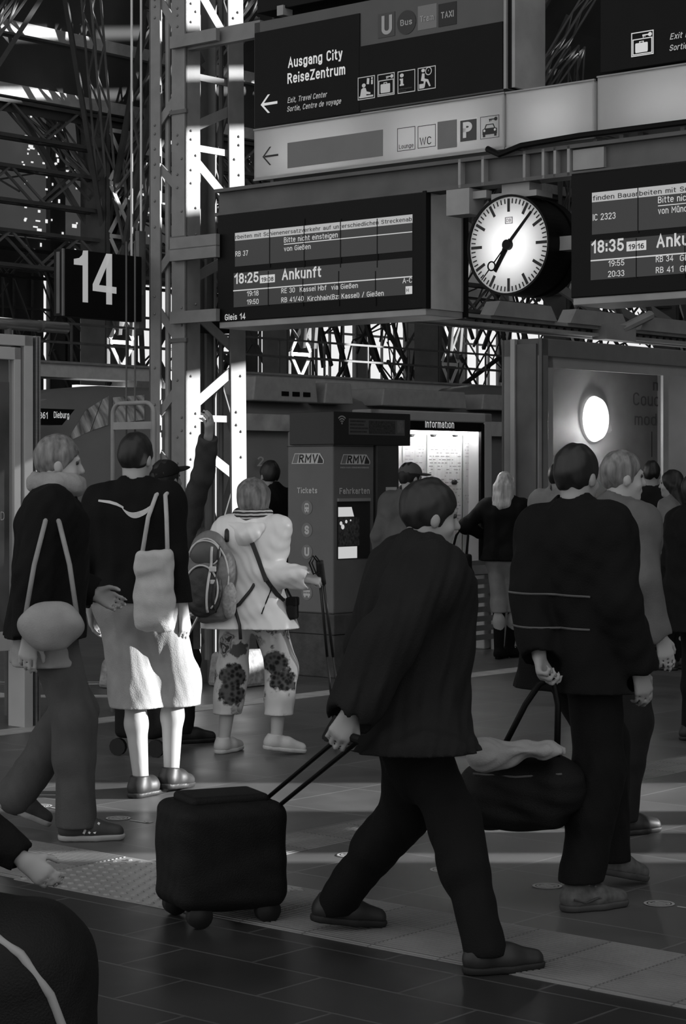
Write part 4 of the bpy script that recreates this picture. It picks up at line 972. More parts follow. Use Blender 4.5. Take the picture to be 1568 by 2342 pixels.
# ------------------------------------------------------------------ left advertising case, barrier tube, hoop rail
Lf = Frame(93, 13.2, 'v')
la = Lf.root('advertising_case', 'metal framed glass advertising case at the left edge', 'advertising case')
zt = Lf.m(60, 767)[1]; xl = Lf.x(-160)
def lbx(mb, a, b_, y0, y1, z0, z1): mb.box(Lf.x(a), Lf.x(b_), y0, y1, z0, z1)
m = MB(); lbx(m, 56, 76, 0, .16, 0, zt); lbx(m, 33, 48, .0, .05, .6, zt - .08); m.box(xl, Lf.x(76), 0, .16, zt - .07, zt); m.box(xl, xl + .06, 0, .16, 0, zt); m.box(xl, Lf.x(48), 0, .05, zt - .16, zt - .08); m.box(xl, Lf.x(76), 0, .16, .5, .62)
m.build('case_frame', ALP, la, bevel=.004)
m = MB(); lbx(m, 82, 86, .0, .14, 0, zt); lbx(m, 89, 93, .0, .14, 0, zt); m.each('edge_profile', ALU, la)
m = MB(); lbx(m, 76, 82, .04, .14, 0, zt - .005); lbx(m, 86, 89, .04, .14, 0, zt - .005); lbx(m, 48, 56, .04, .1, .6, zt - .07); m.each('edge_recess', BLACK, la)
m = MB(); lbx(m, -158, 34, .06, .08, .6, zt - .1); m.build('poster_sheet', mat('case_sheet', .24, .6), la)
m = MB(); lbx(m, -158, 33, .05, .058, .62, Lf.m(20, 873)[1]); m.build('poster', mat('poster_cloudy', .14, .6, 0, .6, 2.2), la)
ftext(Lf, la, 'poster_lettering', [('D', 1, 1190, 10, 20)], MATS['pale_print'], .047)
m = MB(); m.box(xl + .06, Lf.x(50), .02, .025, .6, zt - .1); m.build('glass_pane', glass('left_glass', .93, .10), la)
Bt = Frame(152, 14.2, 'v')
bt = Bt.root('barrier_tube', 'thick metal tube running above the left advertising case', 'tube')
zt2 = Bt.m(100, 747)[1]
m = MB(); m.cyl((-1.7, 0, zt2), (0, 0, zt2), .038, 20); m.build('tube', ALU, bt, True)
m = MB(); m.cyl((-.25, 0, zt2), (-.23, 0, zt2), .043, 20); m.cyl((-1.2, 0, 0), (-1.2, 0, zt2), .03, 10); m.cyl((-.52, .0, 0), (-.52, 0, zt2), .025, 10); m.each('tube_support', STEEL_D, bt)
Hp = Frame(258, 14.0, 'u')
hp = Hp.root('hoop_rail', 'bent steel tube hoop rail left of the mast behind the dark-haired man', 'rail')
w = Hp.x(352); zt3 = Hp.m(300, 922)[1]; R_ = .075
P = [(0, 0, 0), (0, 0, zt3 - R_)] + [(R_ - R_ * math.cos(t), 0, zt3 - R_ + R_ * math.sin(t)) for t in np.linspace(.2, 1.57, 6)] + [(w - R_ + R_ * math.sin(t), 0, zt3 - R_ + R_ * math.cos(t)) for t in np.linspace(0, 1.37, 6)] + [(w, 0, zt3 - R_), (w, 0, 0)]
m = MB(); m.tube(P, .016, 10); m.build('hoop', STEEL, hp, True)
m = MB(); m.box(.01, w - .01, -.01, .01, Hp.m(300, 982)[1], Hp.m(300, 965)[1]); m.build('cross_plate', STEEL, hp)
for k, dx in enumerate((.08, .165)):
    m = MB(); m.cyl((dx, .05, .8), (dx, .05, 3.2), .006, 6); o = m.build('thin_rod', STEEL_D, hp)

# ------------------------------------------------------------------ trains
def train(label, px, Z, L, nose, hh, group='regional trains at the platforms', dest=None, doors=True):
    fr = Frame(px, Z, 'v'); r = fr.root('train', label, 'train', group)
    prof = [(0, .0), (.0, 1.0), (.06, 1.75), (.22, 2.35), (.55, 2.85), (1.05, hh - .12), (1.45, hh), (2.0, hh), (2.4, hh - .12), (2.75, 2.85), (2.95, 1.6), (2.95, 0)]
    n = len(prof); st = [(0, .05, .55), (.25, .16, .80), (.8, .3, .90), (1.7, .55, .97), (2.8, .8, 1.0), (4.0, 1, 1), (L, 1, 1)] if nose else [(0, .93, .97), (.25, 1, 1), (L, 1, 1)]
    m = MB(); vs = []
    for x, ks, kz in st:
        for y, z in prof:
            zc = z * kz; yc = 1.45 + (y - 1.45) * (.55 + .45 * ks); vs.append((x - (0 if not nose else (1 - min(1, z / hh)) * .9 * (1 - ks)), yc, zc))
    fs = []
    for i in range(len(st) - 1):
        for k in range(n - 1): fs.append((i * n + k, (i + 1) * n + k, (i + 1) * n + k + 1, i * n + k + 1))
    fs += [tuple(range(n)), tuple((len(st) - 1) * n + k for k in reversed(range(n)))]
    m.add(vs, fs); m.build('car_body', mat('train_paint', .22, .35, .1, .08, 1), r, True)
    return fr, r
TG = mat('train_window', .03, .12, 0, 0, spec=.8)
fr, t1 = train('rounded regional train with destination display RB61 left of the mast', 92, 38.5, 26, True, 3.42)
m = MB()
def tbox(mb, p0, p1, y0, y1, za, zb): mb.box(fr.x(p0), fr.x(p1), y0, y1, za, zb)
# side window ribbon and doors on the visible flank
zr0, zr1 = fr.m(600, 985, .1)[1], fr.m(600, 947, .1)[1]
for a, b_ in ((5.5, 8.6), (9.2, 12.5), (13.2, 17), (17.6, 21)): m.box(a, b_, .05, .30, zr0, zr1)
m.each('window_ribbon', mat('ribbon_reflection_paint', .36, .1, 0, .5, 1.2), t1)  # pale mottled base colour imitates reflections in the windows
def yflank(x, z):
    ks = np.interp(x, [0, .25, .8, 1.7, 2.8, 4], [.05, .16, .3, .55, .8, 1]); kz = np.interp(x, [0, .25, .8, 1.7, 2.8, 4], [.55, .8, .9, .97, 1, 1])
    return 1.45 + (np.interp(z / kz, [0, 1.0, 1.75, 2.35, 2.85, 3.3], [0, 0, .06, .22, .55, 1.05]) - 1.45) * (.55 + .45 * ks)
def flank_patch(mb, pts, gap=.04, n=10):
    """quad patch (four photo points, corner order) laid on the curved flank"""
    P = []
    for i in range(n + 1):
        for k in range(n + 1):
            u_, w_ = i / n, k / n; px_ = (pts[0][0] * (1 - u_) + pts[1][0] * u_) * (1 - w_) + (pts[3][0] * (1 - u_) + pts[2][0] * u_) * w_
            py_ = (pts[0][1] * (1 - u_) + pts[1][1] * u_) * (1 - w_) + (pts[3][1] * (1 - u_) + pts[2][1] * u_) * w_
            y = .2
            for _ in range(8): x, z = fr.m(px_, py_, y); y = yflank(x, z) - gap
            P.append((x, y, z))
    mb.add(P, [(a, a + n + 1, a + n + 2, a + 1) for i in range(n) for k in range(n) for a in [i * (n + 1) + k]])
m = MB(); flank_patch(m, [(150, 1012), (206, 986), (232, 915), (196, 938)]); flank_patch(m, [(208, 985), (247, 972), (249, 905), (234, 914)]); flank_patch(m, [(258, 970), (330, 960), (330, 903), (258, 909)])
m.each('side_window', mat('streak_reflection_paint', .42, .2, 0, .75, 2.2, stretch=(3.5, 1, .5)), t1)  # streaks in the base colour imitate reflections on the glass
m = MB(); m.box(2.2, 3.6, -.02, .10, .25, 1.55); m.box(9.0, 10.4, -.06, .05, .2, 1.9); m.each('door', mat('train_door', .03, .3, 0, 0), t1)
m = MB()
x0, z0_ = fr.m(243, 1046, -.03); text_mb(m, '2', x0 + .45, x0 + .56, 1.75, .16, -.04, 0, 0); text_mb(m, '2', fr.x(587, -.07), fr.x(603, -.07), fr.m(590, 1066, -.07)[1], .2, -.07, 0, .01); m.build('class_number', MATS['pale_print'], t1)
# destination display on the nose
m = MB(); dx0, dz1 = fr.m(95, 934, -.1); dx1 = fr.x(171, -.1); dz0 = fr.m(95, 971, -.1)[1]
m.prism([(dx0 - .5, dz0), (dx1 - .32, dz0), (dx1, dz1), (dx0 - .5, dz1)], -.1, .3); m.build('destination_panel', BLACK, t1)
ftext(fr, t1, 'destination_lettering', [('RB61', 82, 957, 109, 15, 0, .01), ('Dieburg', 123, 956, 158, 15, 0, .01)], LETTER, -.11)
m = MB(); m.box(.6, 3.0, 1.2, 2.2, 3.0, 3.1); m.build('roof_fairing', mat('roof_grey', .28, .5), t1)
for a, b_, h_ in ((6.3, 8.4, .42), (8.6, 9.6, .36), (10.6, 13.8, .30), (14.4, 19.5, .28)):
    m = MB(); m.prism([(a, 3.2), (b_, 3.2), (b_ - .08, 3.3 + h_), (a + .08, 3.3 + h_)], .45, 2.2); m.build('roof_unit', mat('roof_unit_grey', .30, .5, 0, .1), t1, bevel=.03)
m = MB()
for k in range(3): m.box(7.2 + k * .35, 7.42 + k * .35, .43, .46, 3.32, 3.42)
m.each('roof_vent', BLACK, t1)
fr, t2 = train('rounded roof end of a second train between the showcase and the right glass case', 1048, 56, 22, True, 4.2)
m = MB(); m.box(1.5, 20, -.02, .3, 2.0, 2.9); m.each('window_ribbon', TG, t2)

# ------------------------------------------------------------------ small things standing about
bp_ = floor_pt(318, 1815)
bo = empty('water_bottle', bp_, 0, 'small clear bottle with white label standing by the walking legs', 'bottle')
m = MB()
def lathe(mb, prof, n=20):
    vs = [(r * math.cos(t), r * math.sin(t), z) for r, z in prof for t in np.linspace(0, 2 * math.pi, n, endpoint=False)]
    mb.add(vs, [(i * n + k, i * n + (k + 1) % n, (i + 1) * n + (k + 1) % n, (i + 1) * n + k) for i in range(len(prof) - 1) for k in range(n)] + [tuple(reversed(range(n))), tuple((len(prof) - 1) * n + k for k in range(n))])
lathe(m, [(.028, 0), (.031, .01), (.031, .12), (.027, .15), (.014, .185), (.012, .205)]); m.build('bottle_body', mat('clear_plastic', .25, .1, 0, 0), bo, True)
m = MB(); lathe(m, [(.0315, .06), (.0318, .061), (.0318, .11), (.0315, .111)]); m.build('label_band', WHITE, bo, True)
m = MB(); lathe(m, [(.014, .20), (.014, .222), (.012, .224)]); m.build('screw_cap', WHITE, bo, True)
# ------------------------------------------------------------------ figures: smooth blended volumes turned into continuous meshes
def V(*a): return np.array(a, float)
def unit(a): a = np.asarray(a, float); return a / (np.linalg.norm(a) + 1e-12)
class Field:
    """union / cut of tapered limbs and ellipsoids with smooth blends"""
    def __init__(s): s.ops = []; s.cuts = []; s.noise = None
    def cap(s, a, b, ra, rb=None, k=.03, op='u'):
        s.ops.append(('c', np.asarray(a, float), np.asarray(b, float), float(ra), float(ra if rb is None else rb), k, op)); return s
    def ell(s, c, r, B=None, k=.03, op='u'):
        s.ops.append(('e', np.asarray(c, float), np.asarray(r, float), np.eye(3) if B is None else np.asarray(B, float), 0, k, op)); return s
    def box(s, c, h, B=None, rr=.02, k=.02, op='u'):
        s.ops.append(('b', np.asarray(c, float), np.asarray(h, float), np.eye(3) if B is None else np.asarray(B, float), rr, k, op)); return s
    def cut(s, n, p): s.cuts.append((unit(n), np.asarray(p, float))); return s        # removes the side n points to
    @staticmethod
    def dist(o, P):
        t = o[0]
        if t == 'c':
            a, b, ra, rb = o[1:5]; ab = b - a; q = P - a
            h = np.clip((q @ ab) / (ab @ ab + 1e-12), 0, 1)
            return np.sqrt(((q - h[..., None] * ab) ** 2).sum(-1)) - (ra + (rb - ra) * h)
        if t == 'e':
            q = ((P - o[1]) @ o[3].T) / o[2]; k0 = np.sqrt((q * q).sum(-1)); k1 = np.sqrt(((q / o[2]) ** 2).sum(-1))
            return np.where(k1 > 1e-6, k0 * (k0 - 1) / np.maximum(k1, 1e-6), -o[2].min())
        q = np.abs((P - o[1]) @ o[3].T) - (o[2] - o[4])
        return np.sqrt((np.maximum(q, 0) ** 2).sum(-1)) + np.minimum(q.max(-1), 0) - o[4]
    def fin(s, P, d):
        if s.noise: d = d + s.noise(P)
        for n, p in s.cuts: d = np.maximum(d, (P - p) @ n)
        return d
    @staticmethod
    def comb(d, e, k, op):
        if op == 'u':
            h = np.maximum(k - np.abs(d - e), 0) / k; return np.minimum(d, e) - h * h * k * .25
        e = -e; h = np.maximum(k - np.abs(d - e), 0) / k; return np.maximum(d, e) + h * h * k * .25
    def __call__(s, P):
        d = np.full(P.shape[:-1], 1.0)
        for o in s.ops: d = s.comb(d, s.dist(o, P), o[5], o[6])
        return s.fin(P, d)
    def bounds(s):
        lo, hi = np.full(3, 1e9), np.full(3, -1e9)
        for o in s.ops:
            if o[6] != 'u': continue
            if o[0] == 'c':
                r = max(o[3], o[4]); lo = np.minimum(lo, np.minimum(o[1], o[2]) - r); hi = np.maximum(hi, np.maximum(o[1], o[2]) + r)
            else:
                r = np.linalg.norm(o[2]) if o[0] == 'b' else o[2].max(); lo = np.minimum(lo, o[1] - r); hi = np.maximum(hi, o[1] + r)
        for n, p in s.cuts:
            for i in range(3):
                if n[i] > .999: hi[i] = min(hi[i], p[i])
                if n[i] < -.999: lo[i] = max(lo[i], p[i])
        return lo - .03, hi + .03
    def mesh(s, vox):
        B = 8; lo, hi = s.bounds(); nb = np.maximum(1, np.ceil((hi - lo) / (vox * B)).astype(int))
        I = np.stack(np.meshgrid(*[np.arange(n) for n in nb], indexing='ij'), -1).reshape(-1, 3)
        C = lo + (I + .5 - .5 / B) * vox * B; hb = vox * B * .88
        dc = s(C); keep = np.abs(dc) < hb + .028
        D = np.where(dc > 0, 1, -1).astype(np.float32)
        D = np.repeat(np.repeat(np.repeat(D.reshape(tuple(nb)), B, 0), B, 1), B, 2)
        K = I[keep]; Ck = C[keep]
        off = np.stack(np.meshgrid(*[np.arange(B)] * 3, indexing='ij'), -1).reshape(-1, 3)
        d = np.full((len(K), B ** 3), .5, np.float64)
        P = (lo + K[:, None, :] * vox * B + off[None] * vox)
        for o in s.ops:
            sel = s.dist(o, Ck) < hb + o[5] + .03
            if sel.any(): d[sel] = s.comb(d[sel], s.dist(o, P[sel]), o[5], o[6])
        d = s.fin(P, d)
        idx = (K[:, None, :] * B + off[None]).reshape(-1, 3)
        D[idx[:, 0], idx[:, 1], idx[:, 2]] = d.reshape(-1)
        return nets(D, lo, vox)
def nets(D, lo, vox):
    S_ = D < 0
    c = [(i, j, k) for i in (0, 1) for j in (0, 1) for k in (0, 1)]
    n0, n1, n2 = D.shape
    cnt = np.zeros((n0 - 1, n1 - 1, n2 - 1), np.int8)
    for i, j, k in c: cnt += S_[i:n0 - 1 + i, j:n1 - 1 + j, k:n2 - 1 + k]
    act = (cnt > 0) & (cnt < 8); A = np.argwhere(act)
    vid = np.full(act.shape, -1, np.int32); vid[act] = np.arange(len(A))
    val = {q: D[A[:, 0] + q[0], A[:, 1] + q[1], A[:, 2] + q[2]].astype(np.float64) for q in c}
    acc = np.zeros((len(A), 3)); num = np.zeros(len(A))
    for q in c:
        for ax in range(3):
            if q[ax]: continue
            r = list(q); r[ax] = 1; r = tuple(r); a, b = val[q], val[r]; m = (a < 0) != (b < 0)
            t = np.where(m, a / np.where(m, a - b, 1), 0); pt = np.tile(np.array(q, float), (len(A), 1)); pt[:, ax] += t
            acc[m] += pt[m]; num[m] += 1
    vs = lo + (A + acc / np.maximum(num, 1)[:, None]) * vox
    quads = []
    for ax in range(3):
        b, d = (ax + 1) % 3, (ax + 2) % 3
        sl0 = [slice(None)] * 3; sl1 = [slice(None)] * 3; sl0[ax] = slice(0, -1); sl1[ax] = slice(1, None)
        ch = S_[tuple(sl0)] != S_[tuple(sl1)]; E = np.argwhere(ch)
        ok = (E[:, b] > 0) & (E[:, d] > 0) & (E[:, b] < D.shape[b] - 1) & (E[:, d] < D.shape[d] - 1); E = E[ok]
        ins = S_[E[:, 0], E[:, 1], E[:, 2]]
        def g(db, dd):
            q = E.copy(); q[:, b] += db; q[:, d] += dd; return vid[q[:, 0], q[:, 1], q[:, 2]]
        Q = np.stack([g(-1, -1), g(0, -1), g(0, 0), g(-1, 0)], 1)
        Q[~ins] = Q[~ins][:, ::-1]; quads.append(Q)
    return vs, np.concatenate(quads)
def field_obj(name, f, vox, m, parent, smooth=1):
    vs, q = f.mesh(vox)
    q = q[(q >= 0).all(1)]
    for _ in range(smooth):                              # one light relaxation
        acc = np.zeros_like(vs); n = np.zeros(len(vs))
        for i in range(4):
            a, b = q[:, i], q[:, (i + 1) % 4]
            np.add.at(acc, a, vs[b]); np.add.at(n, a, 1)
        vs = np.where(n[:, None] > 0, .5 * vs + .5 * acc / np.maximum(n, 1)[:, None], vs)
    me = bpy.data.meshes.new(name); me.vertices.add(len(vs)); me.vertices.foreach_set('co', vs.astype(np.float32).ravel())
    me.loops.add(q.size); me.loops.foreach_set('vertex_index', q.astype(np.int32).ravel())
    me.polygons.add(len(q)); me.polygons.foreach_set('loop_start', np.arange(0, q.size, 4, dtype=np.int32))
    me.update(calc_edges=True)
    return link_mesh(name, me, m, parent, True)
def folds(amp, sc, seed, aniso=(1, 1, 1), hair=False):
    r = np.random.RandomState(seed); K = [(r.normal(size=3) * sc * aniso * (1 + .7 * i), r.normal(size=3) * sc * .6, r.rand() * 6, 1 / (1 + .5 * i)) for i in range(5)]
    def fn(P):
        o = 0
        for k, w, ph, a in K: o = o + a * np.sin(P @ k + ph + 1.6 * np.sin(P @ w + ph * 2))
        return o * amp * .4
    return fn
def ik(a, c, l1, l2, hint):
    d = c - a; L = np.linalg.norm(d)
    if L > (l1 + l2) * .995: c = a + d * (l1 + l2) * .995 / L; d = c - a; L = np.linalg.norm(d)
    u = d / L; x = (l1 * l1 - l2 * l2 + L * L) / (2 * L); h = math.sqrt(max(l1 * l1 - x * x, 0))
    hint = np.asarray(hint, float); p = hint - u * (hint @ u); p = p / (np.linalg.norm(p) + 1e-9)
    return a + u * x + p * h, c
def hand_ops(f, w, d, n, side, k=1.0, curl=.35):
    """palm and five fingers from wrist w along d; n = back-of-hand normal, side = direction of the thumb"""
    d = unit(d); n = unit(n - d * (n @ d)); t = np.cross(d, n); t = t if t @ side > 0 else -t
    kn = []
    for i, (o, L) in enumerate(((.031, .083), (.010, .088), (-.011, .084), (-.031, .078))):
        p = w + d * L * k + t * o * k - n * (.004 if i in (0, 3) else 0) * k; kn.append(p)
        f.cap(w + t * o * .55 * k + d * .012 * k, p, .0145 * k, .0115 * k, .014)
    for i, p in enumerate(kn):
        c = 0.0; r = .0098 * k
        for s_, L in enumerate(((.042, .047, .044, .035)[i], (.026, .030, .028, .021)[i], (.020, .022, .021, .018)[i])):
            c += curl * (.9 + .1 * i) * (.8, 1.1, .8)[s_]
            q = p + (d * math.cos(c) - n * math.sin(c)) * L * k
            f.cap(p, q, r, r * .90, .004); p = q; r *= .88
    b = w + d * .022 * k + t * .026 * k - n * .008 * k
    m1 = b + unit(d * .75 + t * .65 - n * .35) * .042 * k; m2 = m1 + unit(d * .9 + t * .25 - n * (.3 + curl * .5)) * .032 * k; m3 = m2 + unit(d * .95 - n * (.2 + curl * .6)) * .024 * k
    f.cap(b, m1, .0155 * k, .0125 * k, .012); f.cap(m1, m2, .0115 * k, .0105 * k, .004); f.cap(m2, m3, .0105 * k, .0088 * k, .004)

CLOTH = {}
def cloth(nm, a, rough=.85, bump=.25):
    return mat('cloth_' + nm, a, rough, 0, .14, 9, .2, bump=bump, bscale=160)
HAIR_D = mat('dark_hair', .012, .5, 0, .5, 30, .5, stretch=(1, 1, .15)); HAIR_M = mat('grey_hair', .16, .5, 0, .55, 45, .5, stretch=(1, 1, .15)); HAIR_B = mat('blonde_hair', .42, .45, 0, .45, 40, .5, stretch=(1, 1, .15))
EYE_M = mat('eye', .03, .2, 0, 0)

def person(label, H, face, feet, top, bottom, shoe, hair, skin=SKIN, hands=(None, None), lean=(0, 0), head=(0, 0), pel=(0, 0), vox=.008, group=None, twist=0, extra=None, build=1.0, grip=(None, None)):
    """feet: two (world xy ankle position, yaw deg, heel lift m) - left then right; hands: world points or None; face: heading in degrees (0 = away, 90 = right)"""
    th = math.radians(face); k = H / 1.75
    o2 = (np.array(feet[0][0][:2]) + np.array(feet[1][0][:2])) / 2 + np.array(pel)
    root = empty('person', (o2[0], o2[1], 0), -th, label, 'person', group)
    R = np.array(((math.cos(th), -math.sin(th), 0), (math.sin(th), math.cos(th), 0), (0, 0, 1)))      # world -> local
    loc = lambda w: R @ (np.array((w[0], w[1], w[2] if len(w) > 2 else 0.)) - V(o2[0], o2[1], 0))
    X, Y, Z = V(1, 0, 0), V(0, 1, 0), V(0, 0, 1)
    ank, fyaw, lift = [], [], []
    for (w, yaw, lf_) in feet:
        p = loc((w[0], w[1], .085 * k + lf_)); ank.append(p); lift.append(lf_)
        a = math.radians(yaw - face); fyaw.append(V(math.sin(a), math.cos(a), 0))
    L1, L2 = .435 * k, .425 * k; hz = 10
    for i, sg in enumerate((-1, 1)):
        dx = ank[i] - V(sg * .088 * k, 0, 0); r2 = dx[0] ** 2 + dx[1] ** 2; hz = min(hz, ank[i][2] + math.sqrt(max((L1 + L2) ** 2 * .985 - r2, .02)))
    hz = min(hz, .95 * k)
    Pv = V(0, 0, hz + .02 * k); up = unit(V(lean[0], lean[1], 1)); xa = unit(V(math.cos(twist), math.sin(twist), 0)); xa = unit(xa - up * (xa @ up)); ya = np.cross(up, xa)
    T = lambda x, y, z: Pv + (xa * x + ya * y + up * z) * k
    hip = [Pv + V(sg * .088 * k, 0, -.02 * k) for sg in (-1, 1)]
    knee = []
    for i in range(2):
        kn_, an_ = ik(hip[i], ank[i], L1, L2, Y + fyaw[i] * .5 + V((-1, 1)[i] * .12, 0, 0)); knee.append(kn_); ank[i] = an_
    neck = T(0, .0, .50); sh = [T(sg * .172 * build, -.005, .440) for sg in (-1, 1)]
    elb, wri = [], []
    A1, A2 = .285 * k, .255 * k
    for i, sg in enumerate((-1, 1)):
        h = hands[i]
        if h is None: t = T(sg * .27, .05, -.07); hint = V(sg * .35, -1, 0)
        elif callable(h): t, hint = h(T, loc)
        elif isinstance(h, tuple): t, hint = loc(h[0]), V(*h[1])
        else: t = loc(h); hint = V(sg * .5, -.5, -.8)
        e, w_ = ik(sh[i], t, A1, A2, hint); elb.append(e); wri.append(w_)
    hyaw, hpit = math.radians(head[0]), math.radians(head[1])
    hf = unit(V(math.sin(hyaw) * math.cos(hpit), math.cos(hyaw) * math.cos(hpit), math.sin(hpit))); hx = unit(np.cross(hf, Z)); hu = np.cross(hx, hf)
    HS = .91; HB = np.stack([hx, hf, hu]); hc = neck + up * .128 * k + hf * .018 * k
    hp = lambda x, y, z: hc + (hx * x + hf * y + hu * z) * k * HS
    J = dict(HS=HS, T=T, loc=loc, hip=hip, knee=knee, ank=ank, neck=neck, sh=sh, elb=elb, wri=wri, hp=hp, HB=HB, k=k, root=root, hc=hc, up=up, xa=xa, ya=ya, face=th, o2=o2)
    # body
    f = Field()
    def torso(f, e=0.0, kk=.05):
        for sg in (-1, 1):
            f.cap(T(sg * .07, 0, -.03), T(sg * .062, .012, .16), .105 * k + e, .098 * k + e, kk); f.cap(T(sg * .062, .012, .16), T(sg * .085 * build, .005, .36), .098 * k + e, .108 * k + e, kk)
            f.cap(T(sg * .03, -.005, .465), sh[0 if sg < 0 else 1] - up * .012 * k, .058 * k + e * .8, .058 * k + e * .7, kk)
    torso(f)
    f.cap(T(0, -.01, .44), hp(0, -.018, -.05), .058 * k, .053 * k, .03)
    for i in range(2):
        f.cap(sh[i], elb[i], .052 * k, .040 * k, .03); f.cap(elb[i], wri[i], .041 * k, .027 * k, .02)
        f.cap(hip[i], knee[i], .083 * k, .054 * k, .04); f.cap(knee[i], knee[i] * .6 + ank[i] * .4 - Y * .012, .053 * k, .052 * k, .03); f.cap(knee[i] * .6 + ank[i] * .4 - Y * .012, ank[i], .052 * k, .036 * k, .03)
        f.cap(ank[i] - Z * .03 * k, ank[i] + fyaw[i] * .12 * k - Z * (.05 * k + lift[i] * .6), .036 * k, .028 * k, .02)
        fd = unit(wri[i] - elb[i]); sg = (-1, 1)[i]
        bd = J.get('hd%d' % i); n = V(sg, -.25, .15)
        hand_ops(f, wri[i], fd, n, Y + Z * .3, k * .98, grip[i] if grip[i] else (.55 if hands[i] is not None else .36))
    f.ell(hp(0, -.008, .03), V(.076, .096, .100) * k * HS, HB, .02); f.ell(hp(0, .022, -.040), V(.060, .072, .085) * k * HS, HB, .03); f.ell(hp(0, .062, -.098), V(.030, .028, .024) * k * HS, HB, .02)
    f.cap(hp(0, .092, .012), hp(0, .110, -.026), .009 * k, .013 * k, .012); f.cap(hp(-.03, .086, .030), hp(.03, .086, .030), .011 * k, .011 * k, .012)
    for sg in (-1, 1):
        f.ell(hp(sg * .033, .100, .013), V(.013, .012, .009) * k * HS, HB, .008, 's'); f.ell(hp(sg * .079, -.004, -.008), V(.010, .021, .032) * k * HS, HB, .008); f.ell(hp(sg * .04, .06, -.035), V(.022, .025, .022) * k * HS, HB, .015)
    f.cap(hp(-.018, .088, -.062), hp(.018, .088, -.062), .008 * k, .008 * k, .008); f.cap(hp(-.02, .103, -.066), hp(.02, .103, -.066), .0022, .0022, .004, 's')
    J['body'] = f
    field_obj('body', f, vox, skin, root)
    em = MB()
    for sg in (-1, 1):
        em2 = MB(); em2.tube([hp(sg * .033, .080, .013), hp(sg * .033, .091, .013)], .010 * k, 10, r2=.006 * k); em2.build('eye', EYE_M, root, True)
    # hair
    st, hm = hair
    g = Field()
    if st in ('short', 'buzz'):
        t_ = .010 if st == 'short' else .004
        g.ell(hp(0, -.010, .034), V(.078 + t_, .098 + t_, .101 + t_) * k * HS, HB, .01); g.ell(hp(0, .085, -.045), V(.085, .075, .098) * k * HS, HB, .015, 's'); g.cut(-hu, hp(0, 0, -.052))
    elif st == 'bob':
        g.ell(hp(0, -.014, .024), V(.116, .128, .126) * k * HS, HB, .01); g.ell(hp(0, -.035, -.050), V(.088, .086, .085) * k * HS, HB, .04); g.ell(hp(0, .100, -.04), V(.066, .085, .094) * k * HS, HB, .015, 's'); g.cut(-hu, hp(0, 0, -.118))
    elif st == 'long':
        g.ell(hp(0, -.012, .032), V(.090, .110, .112) * k * HS, HB, .01)
        for a, y in ((-.055, -.06), (0, -.085), (.055, -.06)): g.cap(hp(a, y + .01, -.02), hp(a * 1.15, y - .035, -.20), .055 * k, .042 * k, .04); g.cap(hp(a * 1.15, y - .035, -.20), hp(a * .8, y - .03, -.31), .042 * k, .016 * k, .03)
        g.ell(hp(0, .105, -.03), V(.063, .085, .097) * k * HS, HB, .015, 's')
    if st != 'none':
        g.noise = folds(.006, 45, 3, np.array((1, 1, .25))); field_obj('hair', g, min(vox, .007), hm, root)
    # trousers / skirt
    b = dict(end=.06, e=.012, flare=0.0); b.update(bottom)
    g = Field()
    for sg in (-1, 1): g.cap(T(sg * .07, 0, -.04), T(sg * .062, .01, .10), .108 * k + b['e'], .10 * k + b['e'], .05)
    for i in range(2):
        c_ = knee[i] * .6 + ank[i] * .4 - Y * .012
        g.cap(knee[i], c_, .060 * k + b['e'] + b['flare'] * .4, .060 * k + b['e'] + b['flare'] * .6, .03)
        g.cap(hip[i], knee[i], .086 * k + b['e'], .060 * k + b['e'] + b['flare'] * .5, .05); g.cap(knee[i], ank[i] - Z * .02, .058 * k + b['e'] + b['flare'] * .5, .048 * k + b['e'] + b['flare'], .03)
    g.cut(-Z, V(0, 0, b['end'])); g.cut(up, T(0, 0, .14))
    g.noise = folds(.007 * b.get('fold', 1), 22, 11, np.array((1, 1, .6)))
    if b['mat'] is not None: field_obj(b.get('name', 'trousers'), g, max(vox, .007), b['mat'], root)
    J['trousers'] = g
    # jacket
    t = dict(hem=-.10, e=.026, sleeve=.93, flare=.01, collar=.04, name='jacket', fold=1.0, arm=0.0); t.update(top)
    g = Field(); torso(g, t['e'], .06)
    for sg in (-1, 1):
        g.cap(T(sg * .07, 0, -.02), T(sg * (.075 + t['flare'] * .8), .0, t['hem'] - .05), .112 * k + t['e'], .112 * k + t['e'] + t['flare'], .06)
    for i in range(2):
        w_ = elb[i] + (wri[i] - elb[i]) * t['sleeve'] if t['sleeve'] > 0 else None
        g.cap(sh[i], elb[i], .056 * k + t['e'] * .55 + t['arm'], .047 * k + t['e'] * .55 + t['arm'], .05)
        if w_ is not None: g.cap(elb[i], w_, .049 * k + t['e'] * .6 + t['arm'], .036 * k + t['e'] * .6 + t['arm'], .03)
    if t['collar']: g.cap(T(0, -.012, .46), T(0, -.008, .46 + t['collar']), .070 * k + t['e'] * .4, .066 * k + t['e'] * .35, .03)
    g.noise = folds(.010 * t['fold'], 17, 5 + int(face) % 7, np.array((1, 1, .7)))
    for i in range(2):
        d = unit(wri[i] - elb[i]); wp = elb[i] + (wri[i] - elb[i]) * t['sleeve']
        g.ell(wp + d * .06 * k, V(.075, .075, .06) * k, np.stack([unit(np.cross(d, V(.3, .5, .8))), unit(np.cross(d, np.cross(d, V(.3, .5, .8)))), d]), .005, 's')
    hemp = T(0, 0, t['hem']); g.cut(-Z, hemp); J['jacket'] = g
    g.cap(T(0, 0, .46 + t['collar']) + up * .02, hp(0, 0, 0), .064 * k, .06 * k, .01, 's')
    field_obj(t['name'], g, max(vox, .008), t['mat'], root)
